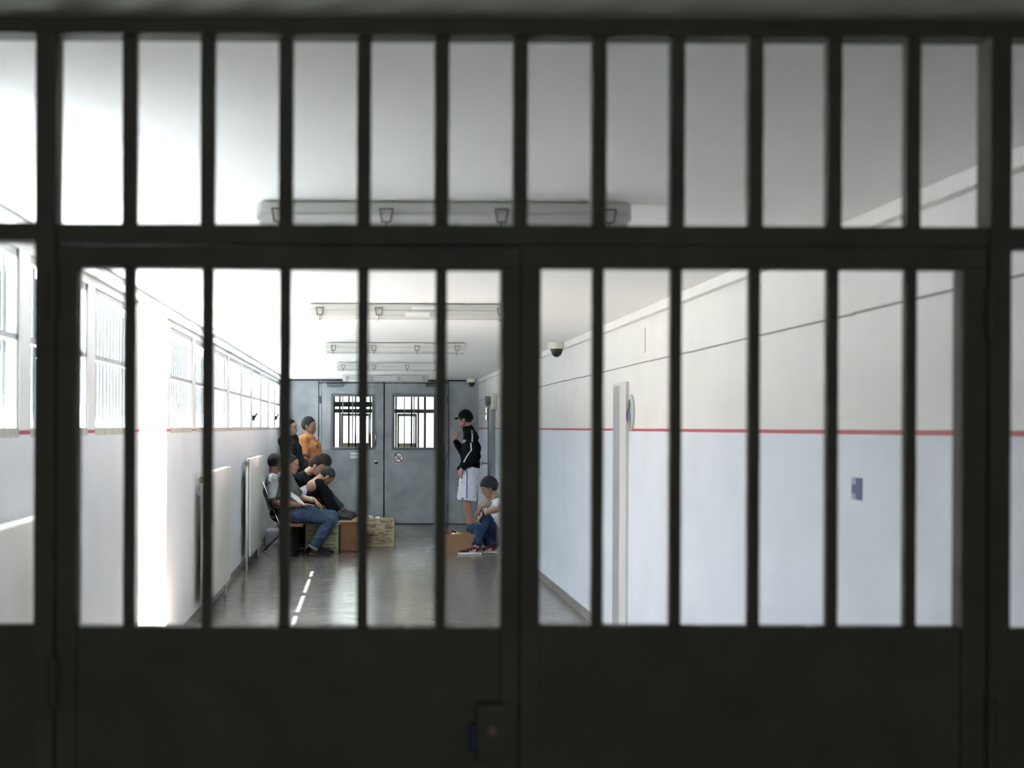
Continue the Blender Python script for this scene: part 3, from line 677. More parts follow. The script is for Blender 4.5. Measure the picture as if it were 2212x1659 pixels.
# ================================================================ people
import numpy as np
class SB:
    """builds one continuous smooth surface from limbs and masses that melt into each other"""
    def __init__(s): s.p = []; s.k = []; s.kk = None
    def rc(s, a, b, ra, rb=None, *_, seg=0):
        s.k.append(s.kk); s.p.append(('rc', np.array(a, float), np.array(b, float), ra, ra if rb is None else rb)); return s
    def ball(s, c, r, M=None, *_, seg=0):
        if not isinstance(r, (tuple, list)): r = (r, r, r)
        s.k.append(s.kk); s.p.append(('el', np.array(c, float), np.array(r, float), np.eye(3) if M is None else np.array(M, float))); return s
    def cyl(s, a, b, r, r2=None, *_):
        s.k.append(s.kk); s.p.append(('cy', np.array(a, float), np.array(b, float), r, r if r2 is None else r2)); return s
def remesh(sb, name, m, parent, h, smooth=4, wr=0.0, wscale=9.0, stretch=(1, 1, 1), seed=0.0, k=None):
    k0_ = .010 if name == 'body' else .018
    bb = []
    for q in sb.p:
        if q[0] == 'el': r = max(q[2]); bb.append((q[1] - r, q[1] + r))
        else: r = max(q[3], q[4]); bb.append((np.minimum(q[1], q[2]) - r, np.maximum(q[1], q[2]) + r))
    lo = np.min([v[0] for v in bb], 0) - 4 * h; hi = np.max([v[1] for v in bb], 0) + 4 * h
    n = np.ceil((hi - lo) / h).astype(int) + 1
    D = np.full(n, .5, np.float32); ax_ = [lo[i] + h * np.arange(n[i]) for i in range(3)]
    for q, (l_, u_), k in zip(sb.p, bb, sb.k):
        k = k or k0_
        i0 = np.maximum(0, ((l_ - lo - k * 1.2) / h).astype(int) - 2); i1 = np.minimum(n, ((u_ - lo + k * 1.2) / h).astype(int) + 4)
        sl_ = tuple(slice(i0[i], i1[i]) for i in range(3))
        P_ = np.stack(np.meshgrid(*[ax_[i][sl_[i]] for i in range(3)], indexing='ij'), -1)
        if q[0] == 'el':
            L_ = (P_ - q[1]) @ q[3]; k0 = np.linalg.norm(L_ / q[2], axis=-1) + 1e-9; k1 = np.linalg.norm(L_ / q[2] ** 2, axis=-1) + 1e-9; d = k0 * (k0 - 1) / k1
        else:
            ab = q[2] - q[1]; L2 = max(ab @ ab, 1e-10); t = (P_ - q[1]) @ ab / L2
            if q[0] == 'rc': t = np.clip(t, 0, 1)
            d = np.linalg.norm(P_ - q[1] - t[..., None] * ab, axis=-1) - (q[3] + np.clip(t, 0, 1) * (q[4] - q[3]))
            if q[0] == 'cy': d = np.maximum(d, np.maximum(-t, t - 1) * math.sqrt(L2))
        o_ = D[sl_]; hh = np.clip(.5 + .5 * (o_ - d) / k, 0, 1)
        D[sl_] = np.where(np.abs(o_ - d) < k, o_ * (1 - hh) + d * hh - k * hh * (1 - hh), np.minimum(o_, d))
    ins = D < 0
    c8 = [(i, j, l) for i in (0, 1) for j in (0, 1) for l in (0, 1)]
    sh = tuple(n - 1); cnt = np.zeros(sh, np.int8)
    for c in c8: cnt += ins[c[0]:c[0] + sh[0], c[1]:c[1] + sh[1], c[2]:c[2] + sh[2]]
    cell = (cnt > 0) & (cnt < 8); idx = np.argwhere(cell); ID = np.full(sh, -1, np.int64); ID[cell] = np.arange(len(idx))
    pos = np.zeros((len(idx), 3)); num = np.zeros(len(idx))
    for c in c8:
        for a_ in range(3):
            if c[a_]: continue
            e = list(c); e[a_] = 1
            v0 = D[tuple((idx + c).T)]; v1 = D[tuple((idx + e).T)]; mk = (v0 < 0) != (v1 < 0)
            t = np.where(mk, v0 / np.where(mk, v0 - v1, 1), 0); p_ = idx + np.array(c, float); p_[:, a_] += t
            pos[mk] += p_[mk]; num[mk] += 1
    pos = lo + h * pos / num[:, None]
    quads = []
    for a_ in range(3):
        b_, c_ = (a_ + 1) % 3, (a_ + 2) % 3
        s0 = [slice(None)] * 3; s1 = [slice(None)] * 3; s0[a_] = slice(0, -1); s1[a_] = slice(1, None)
        E = np.argwhere(ins[tuple(s0)] != ins[tuple(s1)]); E = E[(E[:, b_] > 0) & (E[:, c_] > 0)]
        ub = np.zeros(3, int); ub[b_] = 1; uc = np.zeros(3, int); uc[c_] = 1
        Q = np.stack([ID[tuple(x.T)] for x in (E - ub - uc, E - uc, E, E - ub)], 1)
        fl = ~ins[tuple(E.T)]; Q[fl] = Q[fl][:, ::-1]; quads.append(Q)
    Q = np.concatenate(quads)
    out = bpy.data.meshes.new(name); out.from_pydata(pos.tolist(), [], Q.tolist()); out.update()
    if wr:
        off = Vector((seed, seed * 1.7, 0)); nv = [v.normal.copy() for v in out.vertices]
        for v, vn in zip(out.vertices, nv):
            q = Vector((v.co.x * stretch[0], v.co.y * stretch[1], v.co.z * stretch[2])) * wscale + off
            f1 = 1 - abs(noise.noise(q * 1.5 + Vector((5, 5, 5)))) * 2.6; f2 = 1 - abs(noise.noise(Vector((q.x * 2.6, q.y * 2.6, q.z * 4.6)) + off)) * 2.6
            v.co += vn * (wr * (noise.noise(q * .6) * .9 + max(-.6, f1) * .8 + max(-.5, f2) * .42))
    out.materials.append(m); out.polygons.foreach_set('use_smooth', [True] * len(out.polygons))
    return link(name, out, parent)
def ik(a, b, l1, l2, pole):
    a, b, pole = Vector(a), Vector(b), Vector(pole); d = b - a; L = min(d.length, (l1 + l2) * .999); u = d.normalized()
    x = (l1 * l1 - l2 * l2 + L * L) / (2 * L); h = math.sqrt(max(0, l1 * l1 - x * x))
    p_ = pole - a; p_ = (p_ - u * p_.dot(u)).normalized()
    return a + u * x + p_ * h
def frame(f, u):
    f = Vector(f).normalized(); u = Vector(u); u = (u - f * u.dot(f)).normalized(); s_ = u.cross(f)
    return Matrix((f, s_, u)).transposed()      # columns: forward, side, up
SKIN = {}
def skin(n, c):
    m = mat('skin_' + n, c, .5, var=.06, vscale=14); b = m.node_tree.nodes['Principled BSDF']
    b.inputs['Subsurface Weight'].default_value = .08; b.inputs['Subsurface Radius'].default_value = (.02, .008, .004); return m
S_TAN = skin('tan', (.36, .20, .125)); S_PINK = skin('pink', (.47, .25, .19)); S_BROWN = skin('brown', (.25, .13, .08))
def cloth(n, c, rough=.85, var=.08, vs=25): return mat(n, c, rough, var=var, vscale=vs, bump=.15, bscale=300, spec=.2)
C_BLACK = cloth('black_jersey', (.010, .010, .012)); C_NAVY = cloth('dark_navy_shirt', (.016, .018, .028)); C_ORANGE = cloth('orange_shirt', (.50, .225, .085)); C_GREYT = cloth('grey_vest', (.33, .34, .39))
C_LGREY = cloth('pale_grey_shirt', (.42, .43, .45)); C_WHITE = cloth('white_cotton', (.74, .75, .80)); C_JEAN = cloth('blue_denim', (.045, .072, .125), var=.3, vs=7); C_JEAN2 = cloth('mid_blue_denim', (.025, .050, .11), var=.25, vs=8)
C_TEAL = cloth('teal_trousers', (.04, .085, .10)); C_DARKT = cloth('charcoal_trousers', (.008, .008, .010)); C_GREEN = cloth('green_yoke', (.16, .24, .18)); C_CUFF = cloth('denim_cuff', (.22, .25, .28))
C_OLIVE = cloth('washed_grey_shirt', (.15, .155, .155))
H_BLACK = mat('hair_black', (.010, .009, .009), .6, bump=.8, bscale=160, stretch=(1, 1, .25)); H_BROWN = mat('hair_brown', (.035, .020, .011), .6, var=.4, vscale=60, bump=.8, bscale=150, stretch=(1, 1, .25))
M_EYE = mat('eye_white', (.40, .37, .34), .4); M_IRIS = mat('iris_dark', (.02, .012, .008), .2)
M_SHOE = mat('black_shoe', (.008, .008, .008), .45); M_SRED = mat('dark_red_suede', (.095, .010, .017), .6); M_SOLE = mat('white_rubber', (.72, .72, .72), .5)
ARM_U, ARM_F, LEG_T, LEG_S = .285, .255, .425, .415
def head_prims(m, c, F):
    def L(f, s_, u): return Vector(c) + F @ Vector((f, s_, u))
    m.ball(L(-.012, 0, .030), (.098, .077, .093), F, 20); m.ball(L(.030, 0, -.040), (.062, .058, .078), F, 16)
    m.ball(L(.052, 0, -.090), (.030, .030, .024), F, 12); m.ball(L(.058, 0, .035), (.040, .058, .050), F, 14)
    m.rc(L(.084, 0, .010), L(.101, 0, -.028), .009, .0120, 10); m.ball(L(.095, 0, -.033), (.012, .018, .009), F, 10)
    m.rc(L(.080, -.032, .024), L(.080, .032, .024), .012, seg=10)
    m.rc(L(.083, -.016, -.060), L(.083, .016, -.060), .0085, seg=10); m.rc(L(.081, -.013, -.071), L(.081, .013, -.071), .009, seg=10)
    for s_ in (-1, 1):
        m.ball(L(.040, s_ * .040, -.022), (.030, .022, .028), F, 12)
        m.rc(L(-.005, s_ * .052, -.045), L(.048, s_ * .030, -.088), .020, .017, 10)
        m.ball(L(-.012, s_ * .080, -.008), (.020, .009, .033), F, 12)
def hand_prims(m, wr_, tip, nrm, curl=.5, s_=1, spread=.0):
    """palm and five fingers; wr_ wrist, tip direction, nrm back-of-hand direction"""
    m.kk = .006
    D = Vector(tip).normalized(); N_ = Vector(nrm); N_ = (N_ - D * N_.dot(D)).normalized(); S = D.cross(N_) * s_
    w0 = Vector(wr_)
    for k in (-1, 0, 1): m.rc(w0 + D * .018 + S * k * .014, w0 + D * .080 + S * k * .024, .0155, .0125, 10)
    for k, ln in ((-1.5, .062), (-.5, .078), (.5, .082), (1.5, .072)):
        p_ = w0 + D * .084 + S * k * .0185; d = (D + S * k * spread).normalized(); r_ = .0088
        for j, fr in enumerate((.45, .32, .26)):
            a_ = curl * (.5 + j * .75); dd = (d * math.cos(a_) - N_ * math.sin(a_)).normalized(); q = p_ + dd * ln * fr
            m.rc(p_, q, r_, r_ * .93, 10); p_ = q; r_ *= .93
    p_ = w0 + D * .030 + S * (-.030); q = p_ + (D * .7 - S * .55 - N_ * .3).normalized() * .040; m.rc(p_, q, .0125, .0105, 10)
    m.rc(q, q + (D * .9 - S * .05 - N_ * .45).normalized() * .032, .0100, .0085, 10); m.kk = None
def shoe(parent, heel, toe, m_up, m_sole, length=.285, stripes=False, up=(0, 0, 1)):
    heel, toe = Vector(heel), Vector(toe); f = (toe - heel).normalized(); F = frame(f, up)
    def L(a, s_, u): return heel + F @ Vector((a, s_, u))
    k = length / .285
    m = MB()
    sec = [(-.012, .026, .060), (.02, .034, .088), (.06, .036, .096), (.10, .038, .078), (.15, .044, .056), (.20, .047, .044), (.245, .040, .034), (.272, .024, .022)]
    rings = []
    for a, hw, hh in sec:
        ring_ = []
        for i in range(14):
            t = math.pi * 2 * i / 14; cx, cz = math.cos(t), math.sin(t)
            ring_.append(m.bm.verts.new(L(a * k, hw * k * math.copysign(abs(cx) ** .75, cx), .016 + max(0, (cz * .5 + .5)) ** .85 * hh * k)))
        rings.append(ring_)
    for r0, r1 in zip(rings[:-1], rings[1:]):
        for i in range(14): m.bm.faces.new((r0[i], r0[(i + 1) % 14], r1[(i + 1) % 14], r1[i]))
    m.bm.faces.new(rings[0]); m.bm.faces.new(rings[-1][::-1])
    o = m.build('shoe', m_up, parent, True)
    m = MB(); pts = []
    for a, hw, hh in sec: pts.append((a * k, (hw + .004) * k))
    outl = [L(a, w_, .0) for a, w_ in pts] + [L(.284 * k, 0, .006)] + [L(a, -w_, .0) for a, w_ in reversed(pts)]
    m.poly(outl, F @ Vector((0, 0, .024)))
    m.build('sole', m_sole, o)
    if stripes:
        for s_ in (-1, 1):
            st_ = MB()
            for j in range(3):
                a = .085 + j * .026; w0, w1 = .0405 * k, .026 * k
                st_.poly([L(a * k, s_ * (w0 + .004), .022), L((a + .012) * k, s_ * (w0 + .004), .022), L((a - .014) * k, s_ * (w1 + .006), .068), L((a - .026) * k, s_ * (w1 + .006), .066)], F @ Vector((0, s_ * .003, 0)))
            st_.build('white_stripes', M_SOLE, o)
        m = MB(); m.ball(L(.075 * k, 0, .086), (.030, .026, .012), F, 12); m.build('tongue', M_SOLE, o, True)
    return o
def hair_shell(parent, c, F, m, grow=1.06, front=.05, back=-.07, temple=.01, rough=.004, top=0.0, name='hair'):
    mb = MB(); g_ = bmesh.ops.create_uvsphere(mb.bm, u_segments=44, v_segments=30, radius=1)
    for v in g_['verts']:
        p_ = Vector((v.co.x * .098, v.co.y * .077, v.co.z * .093)) + Vector((-.012, 0, .030))
        f = p_.x
        line = back + (front - back) * min(1, max(0, (f + .055) / .10)) ** 1.4
        k = (p_.z - line) / .014; k = min(1, max(0, k)); sc = .93 + (grow - .93) * k
        q = Vector((-.012, 0, .030)) + Vector((v.co.x * .098 * sc, v.co.y * .077 * sc, v.co.z * (.093 * sc + top * k * max(0, v.co.z))))
        q += v.co * rough * noise.noise(v.co * 9 + Vector(c)) * 2.0 * k
        v.co = Vector(c) + F @ q
    return mb.build(name, m, parent, True)
def person(label, sk, J, hair=None, top=None, bottom=None, shoes=None, cap=False, hands=None, face_up=(0, 0, 1), build_=1.0, wr=.005, sock=None, group=None):
    """J holds joint points: pelvis, chest, neck, head, face (direction), shL, shR, elL, wrL..., hipL, knL, anL, toe..."""
    g3 = lambda k: Vector(J[k])
    pel, che, nk, hd = g3('pelvis'), g3('chest'), g3('neck'), g3('head'); F = frame(J['face'], face_up)
    R = empty('person', (pel.x, pel.y, J.get('base', 0)), label, 'person', group)
    b = build_
    sl, sr, hl, hr = g3('shL'), g3('shR'), g3('hipL'), g3('hipR')
    ax = (sr - sl).normalized(); hx = (hr - hl).normalized()
    def torso(m, e):
        m.rc(hl, hr, (.088 + e) * b, seg=16); m.ball(pel, (.10 + e) * b, seg=16)
        mid = pel.lerp(che, .5)
        for s_ in (-1, 0, 1):
            m.rc(pel + hx * s_ * .055, mid + ax * s_ * .055, (.098 + e) * b, (.092 + e) * b, 14)
            m.rc(mid + ax * s_ * .055, che + ax * s_ * .075, (.092 + e) * b, (.098 + e) * b, 14)
            m.rc(che + ax * s_ * .075, che.lerp(nk, .62) + ax * s_ * .07, (.098 + e) * b, (.060 + e) * b, 14)
        m.rc(sl, che.lerp(nk, .7), (.056 + e) * b, (.062 + e) * b, 14); m.rc(sr, che.lerp(nk, .7), (.056 + e) * b, (.062 + e) * b, 14)
        m.rc(sl, sr, (.050 + e) * b, seg=14)
    m = SB(); torso(m, 0)
    m.rc(che.lerp(nk, .7), nk, .066, .058); m.rc(nk, hd + F @ Vector((-.022, 0, -.045)), .061, .056)
    m.kk = .013; head_prims(m, hd, F); m.kk = None
    for q_ in (sl, sr): m.rc(nk.lerp(hd, .20), q_.lerp(che.lerp(nk, .8), .22), .050, .052)
    if top and top[0] == 'vest':
        for q_, d_ in ((sl, -1), (sr, 1)): m.rc(q_, che.lerp(nk, .72) + ax * d_ * .085, .074, .080); m.rc(q_, nk.lerp(hd, .1), .066, .060)
    for s_ in 'LR':
        sh, el, w_ = g3('sh' + s_), g3('el' + s_), g3('wr' + s_)
        m.ball(sh, .060 * b); m.rc(sh, sh.lerp(el, .45), .054 * b, .048 * b); m.rc(sh.lerp(el, .45), el, .047 * b, .038 * b); m.rc(el, el.lerp(w_, .35), .038 * b, .040 * b); m.rc(el.lerp(w_, .35), w_, .040 * b, .025 * b)
        hp, kn, an = g3('hip' + s_), g3('kn' + s_), g3('an' + s_)
        m.rc(hp, kn, .084 * b, .055 * b, 16); m.rc(kn, kn.lerp(an, .33), .053 * b, .056 * b); m.rc(kn.lerp(an, .33), an, .056 * b, .036 * b)
        he, to = g3('heel' + s_), g3('toe' + s_)
        m.rc(an, he + Vector((0, 0, .035)), .036, .030, 12); m.rc(he + Vector((0, 0, .035)), he.lerp(to, .8) + Vector((0, 0, .030)), .030, .026, 12)
        hh = (hands or {}).get(s_)
        if hh: hand_prims(m, w_, *hh)
        else: hand_prims(m, w_, (w_ - el), (0, 0, 1), .6, 1 if s_ == 'R' else -1)
    remesh(m, 'body', sk, R, .0062, 3)
    for s_ in (-1, 1):
        ey = MB().ball(hd + F @ Vector((.0745, s_ * .030, .004)), .0108, seg=12).build('eye', M_EYE, R, True)
        MB().ball(hd + F @ Vector((.0805, s_ * .030, .004)), .0062, seg=10).build('iris', M_IRIS, ey, True)
        MB().rc(hd + F @ Vector((.0895, s_ * .014, .030)), hd + F @ Vector((.0855, s_ * .036, .032)), .0052, .004, 8).build('eyebrow', H_BLACK, R, True)
    if hair:
        hair_shell(R, hd, F, *hair[:1], **hair[1])
    if cap:
        m = MB()
        m_ = hair_shell(R, hd, F, C_BLACK, grow=1.13, front=.028, back=-.004, rough=0, top=.012, name='cap')
        br = MB(); n = 18; pts = []
        def bl(f, s_, u): return hd + F @ Vector((f, s_, u))
        out_ = [bl(.075 + .080 * math.sin(math.pi * i / n), -.062 * math.cos(math.pi * i / n), .040 - .022 * math.sin(math.pi * i / n) - .012 * abs(math.cos(math.pi * i / n))) for i in range(n + 1)]
        inn_ = [bl(.030 + .045 * math.sin(math.pi * i / n), -.070 * math.cos(math.pi * i / n), .046 - .012 * abs(math.cos(math.pi * i / n))) for i in range(n + 1)]
        vs_t = [[br.bm.verts.new(p_ + F @ Vector((0, 0, dz))) for p_ in out_] for dz in (.007, -.007)]; vi_t = [[br.bm.verts.new(p_ + F @ Vector((0, 0, dz))) for p_ in inn_] for dz in (.007, -.007)]
        for i in range(n):
            br.bm.faces.new((vs_t[0][i], vs_t[0][i + 1], vi_t[0][i + 1], vi_t[0][i])); br.bm.faces.new((vs_t[1][i], vi_t[1][i], vi_t[1][i + 1], vs_t[1][i + 1]))
            br.bm.faces.new((vs_t[0][i], vs_t[1][i], vs_t[1][i + 1], vs_t[0][i + 1])); br.bm.faces.new((vi_t[0][i], vi_t[0][i + 1], vi_t[1][i + 1], vi_t[1][i]))
        br.build('brim', C_BLACK, m_, True)
        MB().ball(bl(-.012, 0, .148), (.009, .009, .005), F, 10).build('cap_button', C_BLACK, m_, True)
    if top:
        kind, m_top = top; m = SB(); e = .016
        if kind == 'vest':
            for s_ in (-1, 0, 1):
                mid = pel.lerp(che, .5)
                m.rc(pel + hx * s_ * .055, mid + ax * s_ * .055, .114 * b, .106 * b); m.rc(mid + ax * s_ * .055, che + ax * s_ * .072, .106 * b, .110 * b)
                m.rc(che + ax * s_ * .072, che.lerp(nk, .55) + ax * s_ * .055, .110 * b, .066 * b)
            for s_ in (-1, 1): m.rc(che.lerp(nk, .5) + ax * s_ * .06, che.lerp(nk, .8) + ax * s_ * .075, .060, .046)
        else:
            if kind != 'jacket': torso(m, e)
            else:
                mid = pel.lerp(che, .42)
                for s_ in (-1, 0, 1):
                    m.cyl(mid + ax * s_ * .05 + Vector((0, 0, -.075)), mid + ax * s_ * .055, .128, .122); m.rc(mid + ax * s_ * .055, che + ax * s_ * .075, .120, .116); m.rc(che + ax * s_ * .075, che.lerp(nk, .62) + ax * s_ * .07, .116, .076)
                m.rc(sl, sr, .068); m.rc(sl, che.lerp(nk, .7), .074, .078); m.rc(sr, che.lerp(nk, .7), .074, .078)
            for s_ in 'LR':
                sh, el, w_ = g3('sh' + s_), g3('el' + s_), g3('wr' + s_)
                if kind == 'tee':
                    fr = J.get('sleeve', .72); q = sh.lerp(el, fr); m.rc(sh, q, .066 * b, .064 * b); m.cyl(q, sh.lerp(el, fr + .1), .064 * b, .069 * b, 18)
                else:
                    m.rc(sh, el, .066 * b, .056 * b); m.rc(el, w_.lerp(el, .10), .056 * b, .041 * b)
            if kind == 'jacket':
                m.rc(che.lerp(nk, .7), nk.lerp(hd, .22), .074, .068)
                for q_ in (sl, sr): m.rc(nk, q_, .068, .070)
                m.rc(pel.lerp(che, .45) + F @ Vector((.02, 0, 0)), pel + Vector((0, 0, .05)) + Vector((F.col[0].x, F.col[0].y, 0)).normalized() * .145, .105, .035)
            else:
                m.rc(che.lerp(nk, .7), nk.lerp(che, .12), .072, .062)
                for q_ in (sl, sr): m.rc(nk.lerp(che, .10), q_, .060, .066)
        nm = {'vest': 'vest', 'tee': 'shirt', 'long': 'shirt', 'jacket': 'jacket'}[kind]
        T = remesh(m, nm, m_top, R, .0078, 4, wr * 1.1, 9, seed=hd.x * 7); J['_top'] = T
    if bottom:
        kind, m_bot = bottom; m = SB()
        m.rc(hl, hr, .108 * b); m.ball(pel, .120 * b)
        if kind == 'short': m.rc(pel, pel + Vector((0, 0, .07)), .135, .125)
        for s_ in 'LR':
            hp, kn, an = g3('hip' + s_), g3('kn' + s_), g3('an' + s_)
            if kind == 'long':
                m.rc(hp, kn, .100 * b, .070 * b, 16); m.rc(kn, kn.lerp(an, .35), .070 * b, .068 * b); m.rc(kn.lerp(an, .35), an.lerp(kn, .10), .068 * b, .054 * b); m.cyl(an.lerp(kn, .12), an.lerp(kn, .03), .054 * b, .057 * b, 18)
            else:
                q = hp.lerp(kn, .92); m.rc(hp, hp.lerp(kn, .3), .120 * b, .118 * b); m.cyl(hp.lerp(kn, .2), q, .118 * b, .124 * b, 24)
        B_ = remesh(m, 'trousers' if kind == 'long' else 'shorts', m_bot, R, .0078, 4, wr * 1.3, 8, stretch=(1, 1, 1.3), seed=hd.x * 3); J['_bot'] = B_
    if shoes:
        for s_ in 'LR':
            shoe(R, g3('heel' + s_), g3('toe' + s_), shoes[0], shoes[1], stripes=shoes[2] if len(shoes) > 2 else False)
    if sock:
        for s_ in 'LR': MB().rc(g3('an' + s_).lerp(g3('kn' + s_), .16), g3('heel' + s_) + Vector((0, 0, .05)), .043, .040).build('sock', sock, R, True)
    return R
def V(px, py, Y): return W(px, py, Y)
def sit(Yc, hip, knee, ank, chest, neck, head, shL, shR, elb, wri, face, fdir=1, spread=.09, far=None, sole=None):
    """profile figure: near side is 'R' when facing +X (smaller Y).  points are (px, py) at distance Yc"""
    J = {}
    P = lambda p_, dy=0: (lambda q: Vector((q.x, Yc + dy, q.z)))(V(p_[0], p_[1], Yc))
    n_, f_ = ('R', 'L') if fdir > 0 else ('L', 'R')
    J['pelvis'] = P(hip); J['chest'] = P(chest); J['neck'] = P(neck); J['head'] = P(head); J['face'] = face
    for s_, dy in ((n_, -1), (f_, 1)):
        sh = shR if s_ == n_ else shL
        J['sh' + s_] = P(sh, dy * .165); J['hip' + s_] = P(hip, dy * spread)
        kn = knee if s_ == n_ else (far or {}).get('knee', knee); an = ank if s_ == n_ else (far or {}).get('ank', ank)
        kt = P(kn, dy * spread * 1.3); at_ = P(an, dy * spread * 1.2)
        J['kn' + s_] = ik(J['hip' + s_], at_, LEG_T, LEG_S, kt); 
        d = at_ - J['hip' + s_]
        if d.length > (LEG_T + LEG_S) * .998: at_ = J['hip' + s_] + d.normalized() * (LEG_T + LEG_S) * .998
        J['an' + s_] = at_
        fd = Vector((fdir, 0, 0)) if sole is None else Vector(sole)
        J['heel' + s_] = at_ - fd * .055 + Vector((0, 0, -.087)); J['toe' + s_] = J['heel' + s_] + fd * .25
        el = elb if s_ == n_ else (far or {}).get('elb', elb); w_ = wri if s_ == n_ else (far or {}).get('wri', wri)
        wt = P(w_[:2], dy * (w_[2] if len(w_) > 2 else .12)); et = P(el[:2], dy * (el[2] if len(el) > 2 else .2))
        d = wt - J['sh' + s_]
        if d.length > (ARM_U + ARM_F) * .995: wt = J['sh' + s_] + d.normalized() * (ARM_U + ARM_F) * .995
        J['wr' + s_] = wt; J['el' + s_] = ik(J['sh' + s_], wt, ARM_U, ARM_F, et)
    return J
HS = dict(grow=1.045, front=.050, back=-.055, rough=.002)
HF = dict(grow=1.11, front=.050, back=-.075, rough=.006, top=.012)
# --- man in jeans, nearest on the left
J = sit(17.2, (641, 1108), (724, 1109), (675, 1184), (622, 1064), (619, 1028), (627, 1004), (620, 1038), (617, 1038), (616, 1092, .26), (650, 1089, .16), (1, 0, -.12),
        far=dict(elb=(640, 1078, .30), wri=(679, 1081, .10), knee=(728, 1104), ank=(681, 1182)))
pj = person('person in blue jeans and black shoes with a pale wristband, sitting on the nearest bench', S_TAN, J, (H_BLACK, HS), ('tee', C_OLIVE), ('long', C_JEAN), (M_SHOE, M_SHOE), sock=M_SHOE,
            hands={'R': ((1, .2, .05), (0, 0, 1), .25, 1), 'L': ((.75, -.1, -.65), (.6, 0, .8), .55, -1)})
w_ = Vector(J['wrL']); e_ = Vector(J['elL'])
MB().cyl(w_.lerp(e_, .06), w_.lerp(e_, .26), .033, .036, 20).build('wristband', mat('pale_bandage', (.33, .34, .30), .8, var=.5, vscale=50), pj, True)
for s_ in 'LR':
    a_, k_ = Vector(J['an' + s_]), Vector(J['kn' + s_]); MB().cyl(a_.lerp(k_, .02), a_.lerp(k_, .085), .065, .066, 24).build('trouser_cuff', C_CUFF, pj, True)
hm = MB(); a_ = W(628, 1066, 16.98); b_ = W(658, 1090, 16.98)
hm.poly([a_ + Vector((0, 0, .022)), W(645, 1074, 16.98), b_ + Vector((0, 0, .008)), b_ + Vector((0, 0, -.006)), W(644, 1085, 16.98), a_ + Vector((0, 0, -.035))], (0, .02, 0))
hm.build('shirt_hem', C_WHITE, J['_top'])
# --- man on the folding chair against the wall
J = sit(17.9, (604, 1108), (668, 1106), (652, 1172), (592, 1060), (591, 1027), (594, 1001), (596, 1037), (588, 1037), (594, 1088, .24), (630, 1095, .10), (.55, .83, -.05))
person('person in a pale grey T-shirt seated on the folding chair by the radiator', S_BROWN, J, (H_BLACK, dict(grow=1.06, front=.050, back=-.065, rough=.002)), ('tee', C_LGREY), ('long', C_DARKT), (M_SHOE, M_SHOE))
# --- man in grey vest, black trousers, knees up
J = sit(18.25, (647, 1104), (706, 1056), (723, 1108), (662, 1068), (684, 1041), (705, 1029), (680, 1047), (675, 1050), (692, 1086, .06), (712, 1100, .02), (.55, .30, -.78),
        far=dict(knee=(704, 1052), ank=(727, 1107)), spread=.11)
person('person in a grey vest and black trousers bent forward over raised knees', S_TAN, J, (H_BLACK, dict(grow=1.04, front=.045, back=-.075, rough=.001)), ('vest', C_GREYT), ('long', C_DARKT), (M_SHOE, M_SHOE), face_up=(.80, .05, .60))
# --- man in black T-shirt, brown hair
J = sit(18.85, (640, 1099), (708, 1084), (735, 1102), (648, 1056), (664, 1022), (684, 1007), (655, 1030), (648, 1034), (682, 1078, .16), (712, 1080, .05), (.86, -.12, -.50),
        far=dict(knee=(708, 1078), ank=(737, 1101)), spread=.09)
pc = person('person with thick brown hair in a black T-shirt and teal trousers, leaning down', S_PINK, J, (H_BROWN, HF), ('tee', C_BLACK), ('long', C_TEAL), (M_SHOE, M_SHOE), face_up=(.5, 0, .85),
            hands={'R': ((.6, .5, -.6), (.5, -.5, .6), .9, 1), 'L': ((.6, -.5, -.6), (.5, .5, .6), .9, -1)})
# --- figure in black behind them
J = sit(19.55, (642, 1092), (704, 1098), (696, 1153), (655, 1048), (678, 1006), (697, 1001), (674, 1010), (668, 1014), (690, 1060, .2), (708, 1090, .08), (.6, .1, -.8))
person('person in black crouched low behind the brown haired person in the black T-shirt', S_TAN, J, (H_BLACK, dict(grow=1.13, front=.03, back=-.085, rough=.006)), ('long', C_BLACK), ('long', C_DARKT), (M_SHOE, M_SHOE), face_up=(.8, 0, .6))
# --- standing men
def stand(Yc, hip, foot, chest, neck, head, shL, shR, elb, wri, face, fdir=1, far=None, lean=0.0, spread=.085, kn_dx=6):
    P = lambda p_: V(p_[0], p_[1], Yc); zf = P(foot)
    ank_py = 923 + (EYE - .085) * FPX / Yc
    J = sit(Yc, hip, (foot[0] + kn_dx * fdir, (hip[1] + ank_py) / 2), (foot[0], ank_py), chest, neck, head, shL, shR, elb, wri, face, fdir, spread, far)
    return J
J = stand(20.75, (684, 1014), (702, 1150), (673, 967), (666, 941), (668, 921), (667, 950), (655, 951), (661, 990, .24), (681, 1012, .10), (.93, -.25, .0), far=dict(elb=(686, 985, .2), wri=(694, 1008, .05)))
po = person('person in an orange T-shirt standing and leaning back by the far doors', S_BROWN, J, (H_BLACK, HF), ('tee', C_ORANGE), ('long', C_DARKT), (M_SHOE, M_SHOE))
q = W(681, 966, 20.75)
text_mesh('73', .085, Matrix.Translation((q.x, J['chest'].y - .142, q.z)) @ FACE, 'shirt_print', C_BLACK, J['_top'], .1, .010)
J = stand(20.05, (640, 1021), (655, 1160), (628, 970), (622, 944), (626, 924), (632, 950), (615, 953), (618, 1000, .25), (650, 1018, .12), (.99, -.15, -.02), far=dict(elb=(640, 990, .2), wri=(660, 1012, .05)))
person('person in a dark navy top standing left of the person in orange', S_TAN, J, (H_BLACK, dict(grow=1.07, front=.055, back=-.04, rough=.002)), ('long', C_NAVY), ('long', C_DARKT), (M_SHOE, M_SHOE), build_=1.06)
